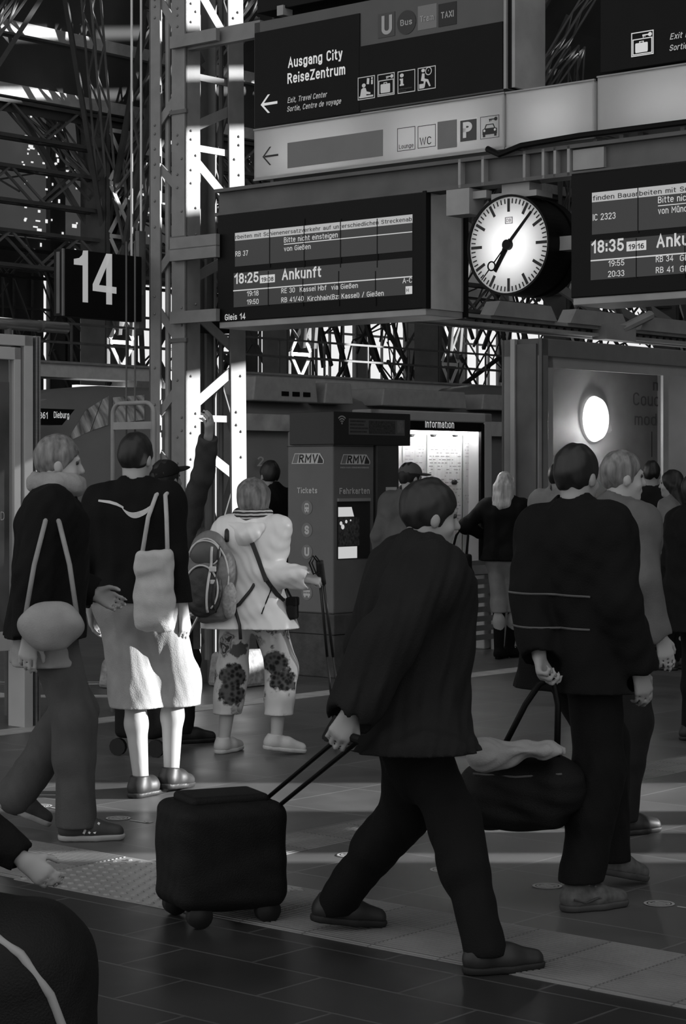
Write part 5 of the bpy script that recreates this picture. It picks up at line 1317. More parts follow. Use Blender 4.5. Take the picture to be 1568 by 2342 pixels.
    # shoes
    for i in range(2):
        fy = fyaw[i]; fx = V(fy[1], -fy[0], 0); pit = math.atan2(lift[i], .20 * k); a = ank[i]
        fwd = unit(fy * math.cos(pit) - Z * math.sin(pit)); upf = np.cross(fx, fwd) if np.cross(fx, fwd)[2] > 0 else -np.cross(fx, fwd)
        q = lambda x, y, z: a + (fx * x + fwd * y + upf * (z - .085)) * k
        g = Field(); hi = shoe.get('shaft', .10)
        g.cap(q(0, -.035, .045), q(0, .07, .045), .041 * k, .042 * k, .03); g.cap(q(0, .07, .045), q(.0, .165, .033), .044 * k, .033 * k, .03); g.cap(q(0, -.018, .05), q(0, -.012, hi) if hi < .12 else a + (knee[i] - a) * (hi - .08) / L2, .043 * k, .043 * k if hi < .12 else .058 * k, .03)
        g.cut(-upf, q(0, 0, .020)); 
        if hi < .12: g.cut(upf, q(0, 0, hi))
        else: ad_ = unit(knee[i] - a); g.cut(ad_, a + (knee[i] - a) * (hi - .08) / L2)
        s_ = field_obj('shoe' if hi < .12 else 'boot', g, .006, shoe['mat'], root)
        g = Field(); g.cap(q(0, -.035, .02), q(0, .08, .02), .044 * k, .048 * k, .02); g.cap(q(0, .08, .02), q(0, .168, .022), .048 * k, .036 * k, .02); g.cut(-upf, q(0, 0, .0)); g.cut(upf, q(0, 0, .026))
        if shoe.get('heel'): 
            g = Field(); g.cap(q(0, .03, .018), q(0, .165, .016), .036 * k, .03 * k, .02); g.cap(q(0, -.045, .03), q(0, -.045, -.05), .028 * k, .024 * k, .01); g.cut(-Z, V(0, 0, .0))
        field_obj('sole', g, .006, shoe.get('sole', shoe['mat']), s_)
        J['q%d' % i] = q; J['shoe%d' % i] = s_
    if extra: extra(J)
    return J
def trace(f, o, d, maxd=1.0):
    """walk from o along d to the garment surface"""
    o = np.asarray(o, float); d = unit(d); t = 0.0
    for _ in range(60):
        v = float(f((o + d * t)[None])[0])
        if v < .0008 or t > maxd: break
        t += v * .7
    return o + d * t
# ------------------------------------------------------------------ the people
FP = floor_pt
BLK = cloth('black', .005); BLK2 = cloth('charcoal', .012); DGR = cloth('dark_grey', .05); GRY = cloth('grey', .12); LGR = cloth('light_grey', .30); PALE = cloth('pale', .50)
JEAN = cloth('jeans', .075); SHOE_D = mat('dark_shoe', .02, .5, 0, .2, 20); SHOE_L = mat('pale_shoe', .55, .5, 0, .05, 20); SOLE_L = mat('pale_sole', .35, .6, 0, .1)
SHELL = mat('white_shell_jacket', .78, .38, 0, .04, 7, .5, bump=.35, bscale=9, stretch=(1, 1, .5))
SKIN_P = mat('pale_skin', .42, .5, 0, .05, 8)

# floral trousers
def floral():
    m = mat('floral_cloth', .62, .8, 0, .06, 20, .2)
    nt = m.node_tree; b = nt.nodes['Principled BSDF']; L = nt.links
    tc = nt.nodes.new('ShaderNodeTexCoord')
    vo = nt.nodes.new('ShaderNodeTexVoronoi'); vo.inputs['Scale'].default_value = 7.5
    wn = nt.nodes.new('ShaderNodeTexNoise'); wn.inputs['Scale'].default_value = 30; wn.inputs['Detail'].default_value = 3
    add = nt.nodes.new('ShaderNodeVectorMath'); add.operation = 'MULTIPLY_ADD'; add.inputs[1].default_value = (.06, .06, .06)
    L.new(wn.outputs['Color'], add.inputs[0]); L.new(tc.outputs['Object'], add.inputs[2]); L.new(tc.outputs['Object'], wn.inputs['Vector']); L.new(add.outputs['Vector'], vo.inputs['Vector'])
    r1 = nt.nodes.new('ShaderNodeValToRGB'); cr = r1.color_ramp; cr.interpolation = 'LINEAR'
    cr.elements[0].position = .0; cr.elements[0].color = (.02, .02, .02, 1); cr.elements[1].position = .62; cr.elements[1].color = (.62, .62, .62, 1)
    for p, c in ((.12, .12), (.17, .45), (.22, .05), (.30, .06), (.34, .4), (.40, .1), (.46, .55)): e = cr.elements.new(p); e.color = (c, c, c, 1)
    L.new(vo.outputs['Distance'], r1.inputs['Fac'])
    sel = nt.nodes.new('ShaderNodeTexNoise'); sel.inputs['Scale'].default_value = 3.4; sel.inputs['Detail'].default_value = 2; L.new(tc.outputs['Object'], sel.inputs['Vector'])
    r2 = nt.nodes.new('ShaderNodeValToRGB'); r2.color_ramp.elements[0].position = .50; r2.color_ramp.elements[1].position = .56; L.new(sel.outputs['Fac'], r2.inputs['Fac'])
    mx = nt.nodes.new('ShaderNodeMix'); mx.data_type = 'RGBA'; mx.inputs[6].default_value = (.62, .62, .62, 1)
    L.new(r2.outputs['Color'], mx.inputs[0]); L.new(r1.outputs['Color'], mx.inputs[7]); 
    # big dark blossoms round the knees
    def blob(c, r):
        d = nt.nodes.new('ShaderNodeVectorMath'); d.operation = 'DISTANCE'; L.new(add.outputs['Vector'], d.inputs[0]); d.inputs[1].default_value = c
        mr = nt.nodes.new('ShaderNodeMapRange'); mr.inputs['From Min'].default_value = r * .86; mr.inputs['From Max'].default_value = r; L.new(d.outputs['Value'], mr.inputs['Value']); return mr.outputs['Result']
    cur = mx.outputs[2]
    m['_blob'] = 1
    return m, nt, b, L, blob, cur
FLM, FNT, FB, FL_, FBLOB, FCUR = floral()

def strap_on(J, fld, pts, depth, width, m, name, parent, lift=.004):
    """flat strap whose points are cast from behind (local -y) onto a garment"""
    P = []
    for x, z in pts:
        p = trace(fld, V(x, -.6, z), V(0, 1, 0), 1.2); P.append(p - V(0, lift, 0))
    mb = MB()
    for a, b in zip(P[:-1], P[1:]): mb.bar(a, b + (b - a) * .15, width, depth, (0, 1, 0))
    return mb.build(name, m, parent)

# --- 1 woman in the white jacket
def w1_extra(J):
    k, root = J['k'], J['root']
    jk = J['jacket']; T, hp = J['T'], J['hp']
    # scarf / striped collar and jacket hood
    g = Field()
    for a in np.linspace(0, 2 * math.pi, 9)[:-1]:
        b_ = a + math.pi / 4
        g.cap(T(.082 * math.cos(a), .01 + .080 * math.sin(a), .535 + .012 * math.sin(a)), T(.082 * math.cos(b_), .01 + .080 * math.sin(b_), .535 + .012 * math.sin(b_)), .036, .036, .03)
    g.noise = folds(.006, 60, 4); sc = field_obj('scarf', g, .007, mat('striped_scarf', .08, .8, 0, .0), root)
    nt = sc.data.materials[0].node_tree; tc = nt.nodes.new('ShaderNodeTexCoord'); w = nt.nodes.new('ShaderNodeTexWave'); w.bands_direction = 'Z'; w.inputs['Scale'].default_value = 16; w.inputs['Distortion'].default_value = 2
    r = nt.nodes.new('ShaderNodeValToRGB'); r.color_ramp.elements[0].color = (.02, .02, .02, 1); r.color_ramp.elements[1].color = (.5, .5, .5, 1); r.color_ramp.elements[0].position = .4; r.color_ramp.elements[1].position = .6
    nt.links.new(tc.outputs['Object'], w.inputs['Vector']); nt.links.new(w.outputs['Fac'], r.inputs['Fac']); nt.links.new(r.outputs['Color'], nt.nodes['Principled BSDF'].inputs['Base Color'])
    g = Field(); g.cap(T(-.14, -.055, .455), T(.02, -.13, .415), .040, .050, .05); g.cap(T(.02, -.13, .415), T(.15, -.045, .465), .046, .036, .05); g.cap(T(-.02, -.12, .39), T(-.05, -.11, .33), .045, .02, .05)
    g.noise = folds(.010, 24, 9); field_obj('hood', g, .008, SHELL, root)
    # shell pocket zip and hem seam
    m = MB(); P = [trace(jk, V(.16 - .01 * i, -.5, .98 - .032 * i), V(0, 1, 0), 1) - V(0, .002, 0) for i in range(6)]
    m.tube(P, .004, 6); m.build('zip', BLK2, root)
    # thin shoulder strap of the pouch runs over the back
    w = strap_on(J, jk, [(-.02, T(0, 0, .47)[2]), (.03, T(0, 0, .40)[2]), (.08, T(0, 0, .28)[2]), (.13, T(0, 0, .15)[2]), (.18, T(0, 0, .05)[2]), (.205, T(0, 0, .01)[2])], .012, .024, mat('strap_webbing', .03, .7, 0, 0), 'pouch_strap', root, .010)
W1Z = 11.8
hand_w = wpt(699, 1322, 11.75)
W1 = person('woman in white jacket and flowered trousers seen from behind, holding trekking poles', 1.625, 12, [(FP(512, 1722), 30, 0), (FP(632, 1726), 74, .025)],
    dict(mat=SHELL, hem=-.17, e=.036, flare=.055, collar=.03, sleeve=.96, fold=1.1, arm=.012), dict(mat=FLM, end=.225, e=.020, flare=.022, fold=.8), dict(mat=SHOE_L, sole=SHOE_L), ('bob', HAIR_M), SKIN_P,
    hands=(lambda T, loc: (T(-.27, .10, -.02), V(-.4, -1, 0)), (hand_w, (-.25, -.35, -1))), grip=(None, 1.25), lean=(.02, .03), head=(4, 4), vox=.006, extra=w1_extra, build=.93)
# dark blossoms placed on the trousers (object coordinates)
kn = W1['knee']; cur = FCUR
vb = FNT.nodes.new('ShaderNodeTexVoronoi'); vb.inputs['Scale'].default_value = 38; vr = FNT.nodes.new('ShaderNodeValToRGB'); vr.color_ramp.elements[0].color = (.012, .012, .012, 1); vr.color_ramp.elements[1].color = (.10, .10, .10, 1); vr.color_ramp.elements[0].position = .3; vr.color_ramp.elements[1].position = .7
FL_.new(FNT.nodes['Texture Coordinate'].outputs['Object'], vb.inputs['Vector']); FL_.new(vb.outputs['Distance'], vr.inputs['Fac'])
for i, offs in ((0, ((.02, -.02), (.01, -.12), (.05, .14))), (1, ((-.02, .05), (.02, -.06), (-.03, .16)))):
    for j, (dx, dz) in enumerate(offs):
        p = kn[i] + V(dx, -.07, dz); v = FBLOB(tuple(float(c) + .03 for c in p), (.085, .085, .06)[j])
        mx = FNT.nodes.new('ShaderNodeMix'); mx.data_type = 'RGBA'; mx.inputs[6].default_value = (.025 if j < 2 else .10,) * 3 + (1,)
        if j < 2: FL_.new(vr.outputs['Color'], mx.inputs[6])
        FL_.new(v, mx.inputs[0]); FL_.new(cur, mx.inputs[7]); cur = mx.outputs[2]
FL_.new(cur, FB.inputs['Base Color'])

# her backpack (own thing, hangs on her left shoulder)
def rel(J, p): return J['root'].location, p
def thing_on(J, name, label, cat, c):
    """top-level empty at local point c of a person, turned like the person"""
    th = J['face']; R = np.array(((math.cos(th), math.sin(th), 0), (-math.sin(th), math.cos(th), 0), (0, 0, 1)))
    w = R @ np.asarray(c, float) + V(J['o2'][0], J['o2'][1], 0)
    return empty(name, tuple(w), -th, label, cat)
bc = trace(W1['jacket'], V(-.19, -.7, W1['T'](0, 0, .16)[2]), V(0, 1, 0), 1.4) - V(0, .10, 0)
bp = thing_on(W1, 'backpack', 'grey and black backpack hanging on the white-jacketed woman', 'backpack', bc)
BP1 = mat('backpack_grey', .16, .45, 0, .12, 12, .4, bump=.3, bscale=30); BP2 = mat('backpack_dark', .03, .5, 0, .2, 14, .4, bump=.3, bscale=40); BP3 = mat('backpack_piping', .55, .4, 0, .05)
g = Field(); g.ell((0, .02, .0), (.145, .095, .26), k=.03); g.box((0, .035, -.06), (.13, .065, .19), rr=.06, k=.06); g.noise = folds(.008, 18, 2); field_obj('main_body', g, .007, BP1, bp)
g = Field(); g.ell((-.02, -.055, -.08), (.115, .055, .155), k=.03); g.noise = folds(.006, 22, 6); field_obj('front_pocket', g, .006, BP2, bp)
g = Field(); g.ell((-.005, -.03, .13), (.10, .06, .085), k=.03); field_obj('top_pocket', g, .006, mat('backpack_mid', .09, .45, 0, .15), bp)
g = Field(); g.ell((.12, .0, -.13), (.045, .06, .11), k=.03); g.noise = folds(.004, 30, 1); field_obj('side_pocket', g, .006, mat('mesh_pocket', .28, .6, 0, .3, 60), bp)
FBP = Field(); FBP.ell((0, .02, .0), (.145, .095, .26), k=.02); FBP.ell((-.02, -.055, -.08), (.115, .055, .155), k=.02); FBP.ell((-.005, -.03, .13), (.10, .06, .085), k=.02)
def on_bag(x, z): return trace(FBP, V(x, -.5, z), V(0, 1, 0), .8) + V(0, -.004, 0)
for cxx, czz, rx, rz_, r_ in ((-.02, -.07, .098, .135, .006), (-.005, .13, .088, .074, .005), (0, -.01, .125, .225, .006)):
    m = MB(); m.tube([on_bag(cxx + rx * math.sin(t), czz + rz_ * math.cos(t)) for t in np.linspace(-1.3, 2.5, 26)], r_, 6); m.build('piping', BP3, bp, True)
for xx in (.030, .066):
    m = MB(); m.tube([on_bag(xx + .012 * math.sin(9 * z), z) for z in np.linspace(.17, -.20, 16)], .008, 6); m.build('compression_strap', BP3 if xx < .06 else BP2, bp, True)
m = MB(); m.box(.03, .07, -.105, -.085, .03, .06); m.box(.035, .065, -.1, -.08, -.04, -.015); m.build('buckle', BP3, bp, bevel=.004)
for x0_ in (-.09, .09):
    m = MB(); m.tube([(x0_, .06, .20), (x0_ * .9, .10, .25), (x0_ * .8, .14, .27)], .014, 8); m.build('shoulder_strap', BP2, bp, True)
m = MB(); m.tube([(.10, .06, -.20), (.17, .04, -.16), (.23, .07, -.08), (.29, .10, .03)], .010, 6); m.tube([(.14, .05, -.18), (.175, .03, -.28), (.18, .03, -.36)], .010, 6); m.each('hip_strap', BP2, bp, True)
m = MB(); m.box(-.10, -.06, .03, .04, -.42, -.22); m.build('hanging_strap', BP2, bp)
# small black pouch at her right hip
pc = trace(W1['jacket'], V(.7, .0, W1['T'](0, 0, -.03)[2]), V(-1, 0, 0), 1.4) + V(.03, -.03, 0)
po = thing_on(W1, 'shoulder_pouch', 'small black pouch hanging at the hip of the white-jacketed woman', 'pouch', pc)
m = MB(); m.box(-.028, .028, -.05, .05, -.075, .05); m.build('pouch_body', BLK2, po, bevel=.015); m = MB(); m.box(-.03, .031, -.051, .052, .0, .053); m.build('flap', BLK, po, bevel=.01)
m = MB(); m.tube([(0, -.03, .05), (-.03, -.05, .12), (-.05, -.07, .18)], .006, 6); m.build('strap_end', BLK2, po)
# trekking poles in her right hand
for i, (px, py) in enumerate(((768, 1712), (789, 1714))):
    tip = FP(px, py); top = wpt(727 + 6 * i, 1283, 11.72); d = unit(top - tip)
    gr = W1['wri'][1]
    po = empty('trekking_pole', tip, 0, ['black trekking pole held by the white-jacketed woman, left of the pair', 'black trekking pole held by the white-jacketed woman, right of the pair'][i], 'trekking pole', 'trekking poles')
    tp = top - tip; pt = lambda a: tp * a
    m = MB(); m.cyl(pt(.03), pt(.50), .007, 8); m.cyl(pt(.5), pt(.88), .009, 8); m.build('shaft', mat('pole_shaft', .03, .35, .3, 0), po, True)
    m = MB(); m.tube([pt(.88), pt(.91), pt(.95), pt(.985), pt(1.0)], .015, 10); m.build('grip', RUBBER, po, True)
    m = MB(); m.cyl(pt(.0), pt(.10), .009, 8, .016); m.cyl(pt(.105), pt(.112), .026, 12); m.build('tip_cap', RUBBER, po)
    m = MB(); m.tube([pt(.99) + V(.0, -.01, 0), pt(1.0) + V(-.03, -.02, .03), pt(1.0) + V(-.05, -.02, -.01), pt(.96) + V(-.03, -.02, -.03), pt(.95)], .005, 6); m.build('wrist_strap', BLK2, po)

# --- 2 pointing person with cap, beside the mast
def cap_hat(J, m_, brim=True, nm='cap'):
    hp, HB, k = J['hp'], J['HB'], J['k']
    g = Field(); g.ell(hp(0, -.006, .045), V(.092, .112, .098) * k * J['HS'], HB); g.cut(-HB[2], hp(0, 0, .040)); c = field_obj(nm, g, .006, m_, J['root'])
    if brim:
        g = Field(); g.ell(hp(0, .125, .046), V(.078, .085, .012) * k * J['HS'], HB, .01); g.cut(-HB[1], hp(0, .06, 0)); field_obj('brim', g, .005, m_, c)
def hood(J, m_):
    T = J['T']; g = Field(); g.cap(T(-.11, -.06, .46), T(0, -.125, .44), .05, .06, .05); g.cap(T(0, -.125, .44), T(.11, -.06, .46), .06, .05, .05); g.cap(T(0, -.12, .43), T(0, -.115, .36), .055, .03, .05)
    g.noise = folds(.008, 25, 3); field_obj('hood', g, .009, m_, J['root'])
fpt = lambda px, Z: V((px - CX) / F * Z, Z, 0)
def p2x(J): cap_hat(J, BLK2, True); hood(J, GRY)
P2 = person('person in cap and dark hooded jacket pointing up past the mast', 1.80, 25, [(fpt(352, 12.85), 20, 0), (fpt(418, 12.35), 72, 0)],
    dict(mat=DGR, hem=-.12, e=.03, flare=.02, collar=.05), dict(mat=BLK2), dict(mat=SHOE_D), ('short', HAIR_D),
    hands=(None, (wpt(484, 968, 12.3), (.6, .2, -.6))), pel=(-.03, .1), head=(15, 14), vox=.008, extra=p2x)
# --- 3 man with crescent emblem, light shorts
def p3x(J):
    jk, T, root = J['jacket'], J['T'], J['root']
    loc = J['loc']; vs = []
    # light crescent with a short dash, printed across the upper back
    def patch(poly, nm):
        vs, n = [], len(poly) // 2
        for x, z in poly: vs.append(trace(jk, V(x, -.6, z), V(0, 1, 0), 1.2) - V(0, .004, 0))
        m = MB(); m.add(vs, [(i, i + 1, 2 * n - 2 - i, 2 * n - 1 - i) for i in range(n - 1)]); m.build(nm, mat('emblem_silver', .55, .4, .2, .1), root)
    zc = T(0, 0, .37)[2]; x0 = .055
    up_ = [(x0 - .07 + .16 * t, zc + .035 - .11 * t + .13 * t * t) for t in np.linspace(0, 1, 12)]
    lo_ = [(x0 - .07 + .16 * t, zc + .033 - .20 * t + .20 * t * t) for t in np.linspace(0, 1, 12)]
    patch(up_ + lo_[::-1], 'crescent_emblem')
    patch([(x0 - .20, zc + .075), (x0 - .14, zc + .07), (x0 - .10, zc + .06), (x0 - .06, zc + .04), (x0 - .06, zc + .03), (x0 - .10, zc + .045), (x0 - .14, zc + .055), (x0 - .20, zc + .065)], 'emblem_dash')
P3 = person('dark-haired man in black jacket with light crescent emblem and pale shorts', 1.88, 20, [(FP(322, 1822), 30, .0), (FP(392, 1812), 25, .02)],
    dict(mat=BLK, hem=-.04, e=.034, flare=.02, collar=.05), dict(mat=LGR, end=.44, e=.035, flare=.05, name='shorts'), dict(mat=SHOE_D), ('short', HAIR_D), SKIN_P,
    hands=(None, lambda T, loc: (T(.225, .03, -.09), V(.2, -1, 0))), pel=(-.10, 0), lean=(-.02, 0), head=(5, -4), vox=.008, extra=p3x)
tt = thing_on(P3, 'tote_bag', 'pale tote bag hanging at the side of the crescent emblem man', 'bag', P3['T'](.17, -.16, .02))
g = Field(); g.box((0, 0, 0), (.10, .05, .20), rr=.04); g.noise = folds(.014, 14, 8); field_obj('bag_body', g, .008, PALE, tt)
m = MB(); m.tube([(-.07, 0, .17), (-.045, .02, .36), (-.02, .06, .47), (-.01, .15, .50)], .011, 8); m.tube([(.07, 0, .17), (.055, .02, .36), (.03, .06, .47), (.02, .15, .50)], .011, 8); m.each('bag_handle', PALE, tt, True)
# --- 4 left walker with striped sneaker
def p4x(J):
    q, s_ = J['q1'], J['shoe1']
    for i in range(3):
        m = MB(); y = .03 + i * .022
        m.bar(q(.047, y, .035), q(.030, y + .020, .078), .010, .010, (0, 1, 0)); o = m.build('stripe', WHITE, s_)
    T = J['T']; g = Field()
    for a in np.linspace(0, 2 * math.pi, 9)[:-1]: g.cap(T(.085 * math.cos(a), .01 + .08 * math.sin(a), .545), T(.085 * math.cos(a + .8), .01 + .08 * math.sin(a + .8), .545), .045, .045, .03)
    g.noise = folds(.01, 30, 4); field_obj('scarf', g, .008, LGR, J['root'])
    g = Field()
    for sg in (-1, 1): g.cap(T(sg * .07, 0, .0), T(sg * .08, .01, -.26), .135, .15, .05)
    g.cut(V(0, 0, -1), T(0, 0, -.22)); g.cut(V(0, 0, 1), T(0, 0, .02)); g.noise = folds(.012, 16, 6); field_obj('shirt_hem', g, .009, LGR, J['root'])
P4 = person('person in black jacket, pale scarf and grey jeans striding right at the left edge', 1.84, 78, [(fpt(35, 9.25), 78, .10), (FP(175, 1922), 84, 0)],
    dict(mat=BLK, hem=-.10, e=.045, flare=.03, collar=.03, arm=.015), dict(mat=JEAN, e=.018, flare=.02), dict(mat=mat('sneaker_dark', .04, .6, 0, .2, 20), sole=SOLE_L), ('short', HAIR_M), SKIN_P,
    hands=(lambda T, loc: (T(-.22, .22, .08), V(-.3, -1, -.2)), lambda T, loc: (T(.25, -.08, -.10), V(.3, -1, 0))), lean=(0, .06), head=(4, -3), vox=.008, extra=p4x)
ct = thing_on(P4, 'shoulder_bag', 'pale rounded bag carried at the hip of the left striding person', 'bag', P4['T'](.37, .0, -.03))
g = Field(); g.ell((0, 0, 0), (.085, .145, .115)); g.noise = folds(.018, 12, 3); field_obj('bag_body', g, .009, LGR, ct)
m = MB(); m.tube([(.0, -.11, .04), (-.03, -.07, .26), (-.09, -.02, .44), (-.17, .0, .50)], .011, 8); m.tube([(.0, .11, .04), (-.03, .08, .26), (-.09, .04, .44), (-.17, .02, .50)], .011, 8); m.each('bag_strap', LGR, ct, True)

# --- 5 walker in the long dark coat (centre) with trolley case
P5 = person('person in long dark coat striding right in the centre foreground', 1.78, 72, [(FP(1110, 2225), 72, .0), (FP(765, 2130), 72, .03)],
    dict(mat=BLK2, hem=-.13, e=.055, flare=.07, collar=.06, arm=.02, name='coat', fold=1.6), dict(mat=BLK, e=.020), dict(mat=SHOE_D, sole=RUBBER), ('short', HAIR_D),
    hands=(lambda T, loc: (T(-.24, .16, .04), V(-.3, -1, -.2)), lambda T, loc: (T(.26, -.30, -.05), V(.3, -1, 0))), lean=(0.0, .10), grip=(None, 1.0), head=(2, -6), vox=.008, build=1.04)
sc_ = empty('trolley_case', FP(505, 2100), -math.radians(72) + 0.1, 'black wheeled trolley case pulled by the long coat walker', 'suitcase')
BAGM = mat('case_fabric', .003, .7, 0, .2, 20, .3, bump=.3, bscale=200)
TL = .22
def tilt(p): x, y, z = p; c, s_ = math.cos(TL), math.sin(TL); return (x, y * c + z * s_ * .5, z * c - y * s_ * .25 + .02)
g = Field(); g.box((0, 0, .245), (.17, .205, .19), rr=.05); g.noise = folds(.006, 14, 4); o = field_obj('case_body', g, .008, BAGM, sc_)
g = Field(); g.box((-.0, .0, .44), (.11, .15, .02), rr=.018); field_obj('top_flap', g, .006, BAGM, sc_)
for y in (-.13, .13):
    m = MB(); m.cyl((-.15, y, .045), (-.11, y, .045), .045, 18); m.cyl((.11, y, .045), (.15, y, .045), .045, 18); m.each('wheel', RUBBER, sc_, True)
hh_ = P5['wri'][1]; th = P5['face']; Rb = np.array(((math.cos(th), math.sin(th), 0), (-math.sin(th), math.cos(th), 0), (0, 0, 1)))
hw = Rb @ hh_ + V(P5['o2'][0], P5['o2'][1], 0); rz = -math.radians(72) + 0.1
dl = hw - np.array(sc_.location); hl_ = V(math.cos(-rz) * dl[0] - math.sin(-rz) * dl[1], math.sin(-rz) * dl[0] + math.cos(-rz) * dl[1], dl[2] - .08)
m = MB()
for x in (-.07, .07): m.cyl((x, .19, .40), (hl_[0] + x, hl_[1], hl_[2]), .008, 8)
m.cyl((hl_[0] - .085, hl_[1], hl_[2]), (hl_[0] + .085, hl_[1], hl_[2]), .015, 10); m.build('pull_handle', BLACK, sc_)

# --- 6 dark man on the right with sport shoe and duffel
def p6x(J):
    m = MB(); jk = J['jacket']; T = J['T']
    for z in (.20, .08): 
        P = [trace(jk, V(x, -.6, T(0, 0, z)[2] - .03 * x), V(0, 1, 0), 1.2) - V(0, .002, 0) for x in np.linspace(-.15, .17, 12)]
        m.tube(P, .004, 5)
    m.build('jacket_piping', GRY, J['root'])
    for i in (0, 1):
        q, s_ = J['q%d' % i], J['shoe%d' % i]; m = MB()
        for j in range(5): m.bar(q(-.028 + .004 * j, .045 + .022 * j, .088 - .009 * j), q(.028 - .004 * j, .05 + .022 * j, .088 - .009 * j), .008, .006)
        m.build('lace', LGR, s_)
        m = MB(); m.tube([q(.045, -.05, .05), q(.046, .0, .035), q(.047, .05, .05), q(.043, .09, .04)], .005, 6); m.build('side_line', GRY, s_)
P6 = person('dark-clothed man seen from behind on the right, wearing laced sport shoes', 1.78, 50, [(FP(1395, 2030), 60, .05), (FP(1325, 2082), 66, 0)],
    dict(mat=BLK, hem=-.16, e=.042, flare=.03, collar=.05, arm=.012), dict(mat=BLK, e=.022, flare=.012, end=.105), dict(mat=mat('sport_shoe', .09, .6, 0, .3, 40), sole=mat('sport_sole', .05, .6)), ('short', HAIR_D),
    hands=((wpt(1232, 1545, 7.64), (-.5, -.8, 0)), lambda T, loc: (T(.26, .05, -.08), V(.4, -1, 0))), grip=(1.1, None), pel=(-.07, 0), lean=(-.02, .0), head=(-8, 0), vox=.008, extra=p6x, build=1.03)
dz = .78
db = empty('duffel_bag', wpt(1190, 1800, 7.66), math.radians(-14), 'black duffel bag carried low by the dark man on the right', 'bag')
g = Field(); g.cap((-.11, 0, -.02), (.12, 0, 0), .125, .125); g.box((0, 0, -.03), (.17, .12, .11), rr=.05, k=.05); g.noise = folds(.012, 14, 5); field_obj('bag_body', g, .008, BAGM, db)
m = MB(); m.tube([(-.08, -.03, .11), (.02, -.01, .31), (.07, 0, .385), (.10, 0, .40), (.125, 0, .385), (.14, 0, .31), (.14, -.03, .11)], .012, 8); m.build('carry_handle', BLACK, db, True)
m = MB(); m.tube([(-.16, -.11, .06), (0, -.125, .055), (.17, -.11, .07)], .004, 6); m.build('zip', GRY, db)
cl = empty('pale_bundle', wpt(1182, 1712, 7.5), math.radians(-14), 'pale folded coat lying over the black duffel bag', 'coat')
g = Field(); g.ell((0, 0, 0), (.17, .10, .030)); g.ell((-.08, -.05, -.03), (.09, .07, .05), k=.05); g.noise = folds(.018, 16, 7); field_obj('coat_cloth', g, .008, LGR, cl)  # pale creased bundle resting on the duffel
# --- 7 grey-jacketed walker behind him
P7 = person('grey-haired person in grey jacket walking behind the dark man on the right', 1.76, 60, [(fpt(1385, 9.4), 60, .06), (fpt(1425, 9.2), 62, 0)],
    dict(mat=GRY, hem=-.12, e=.04, flare=.02, collar=.05), dict(mat=BLK2), dict(mat=SHOE_D), ('short', HAIR_M), SKIN_P, lean=(0, .04), head=(20, 0), vox=.009)
# --- 8 blonde woman with boots
def p8x(J): pass
P8 = person('blonde woman in dark jacket, pale trousers and black heeled boots', 1.68, 20, [(FP(1142, 1507), 25, 0), (FP(1166, 1504), 60, 0)],
    dict(mat=BLK, hem=-.06, e=.026, flare=.02, collar=.03), dict(mat=LGR, e=.006, end=.40, fold=.5), dict(mat=BLK, shaft=.42, heel=True), ('long', HAIR_B), SKIN_P,
    hands=(lambda T, loc: (T(-.20, .13, .16), V(-.9, -.5, -.2)), lambda T, loc: (T(.12, .22, .22), V(.9, -.5, -.4))), head=(10, 2), vox=.009, build=.9)
hb_ = thing_on(P8, 'handbag', 'black handbag hanging from the elbow of the blonde woman', 'handbag', P8['elb'][0] + V(-.06, -.03, -.30))
g = Field(); g.box((0, 0, -.08), (.12, .06, .14), rr=.025); g.box((0, 0, -.15), (.14, .07, .06), rr=.03, k=.04); field_obj('bag_body', g, .008, BLK2, hb_)
m = MB(); m.tube([(-.06, 0, .05), (-.02, .02, .22), (.05, .03, .32), (.09, .02, .22), (.08, 0, .05)], .011, 8); m.each('bag_handle', BLK2, hb_, True)
# --- 9 grey sleeve man
P9 = person('person in grey quilted jacket partly hidden behind the dark man', 1.76, 30, [(FP(1222, 1526), 20, 0), (fpt(1296, 17.0), 45, 0)],
    dict(mat=LGR, hem=-.12, e=.04, flare=.02, collar=.05, fold=1.5), dict(mat=DGR, e=.02, flare=.01), dict(mat=LGR, sole=LGR), ('short', HAIR_D), pel=(.06, 0), head=(20, 0), vox=.010)
# --- 10 suit man, 11 long haired woman, 12 dark figure right edge
P10 = person('man in dark suit seen from behind by the glass case', 1.78, 8, [(fpt(1478, 17.8), 0, 0), (fpt(1502, 17.8), 15, 0)],
    dict(mat=BLK2, hem=-.10, e=.028, flare=.02, collar=.035, fold=.6), dict(mat=BLK2), dict(mat=SHOE_D), ('buzz', HAIR_D), head=(-8, 0), vox=.010)
def shirt(J):
    T = J['T']; g = Field(); g.cap(T(0, -.012, .49), T(0, -.01, .525), .066, .063); g.cut(-V(0, 0, 1), T(0, 0, .49)); g.cut(V(0, 0, 1), T(0, 0, .525)); field_obj('shirt_collar', g, .006, PALE, J['root'])
shirt(P10)
P11 = person('long-haired woman in grey jacket in profile at the right edge', 1.69, -62, [(FP(1530, 1533), -60, 0), (fpt(1548, 17.1), -75, 0)],
    dict(mat=cloth('satin_grey', .20, .45), hem=-.04, e=.022, flare=.01, collar=.02, fold=1.2), dict(mat=BLK, e=.008), dict(mat=SHOE_D, sole=SHOE_D), ('long', HAIR_D), SKIN_P, head=(-6, 2), vox=.009, build=.9)
P12 = person('black-clothed person cut by the right edge of the frame', 1.66, 70, [(fpt(1578, 12.5), 70, .0), (fpt(1600, 12.3), 70, 0)],
    dict(mat=BLK, hem=-.25, e=.05, flare=.03, collar=.05), dict(mat=BLK), dict(mat=SHOE_D), ('short', HAIR_D), vox=.012)
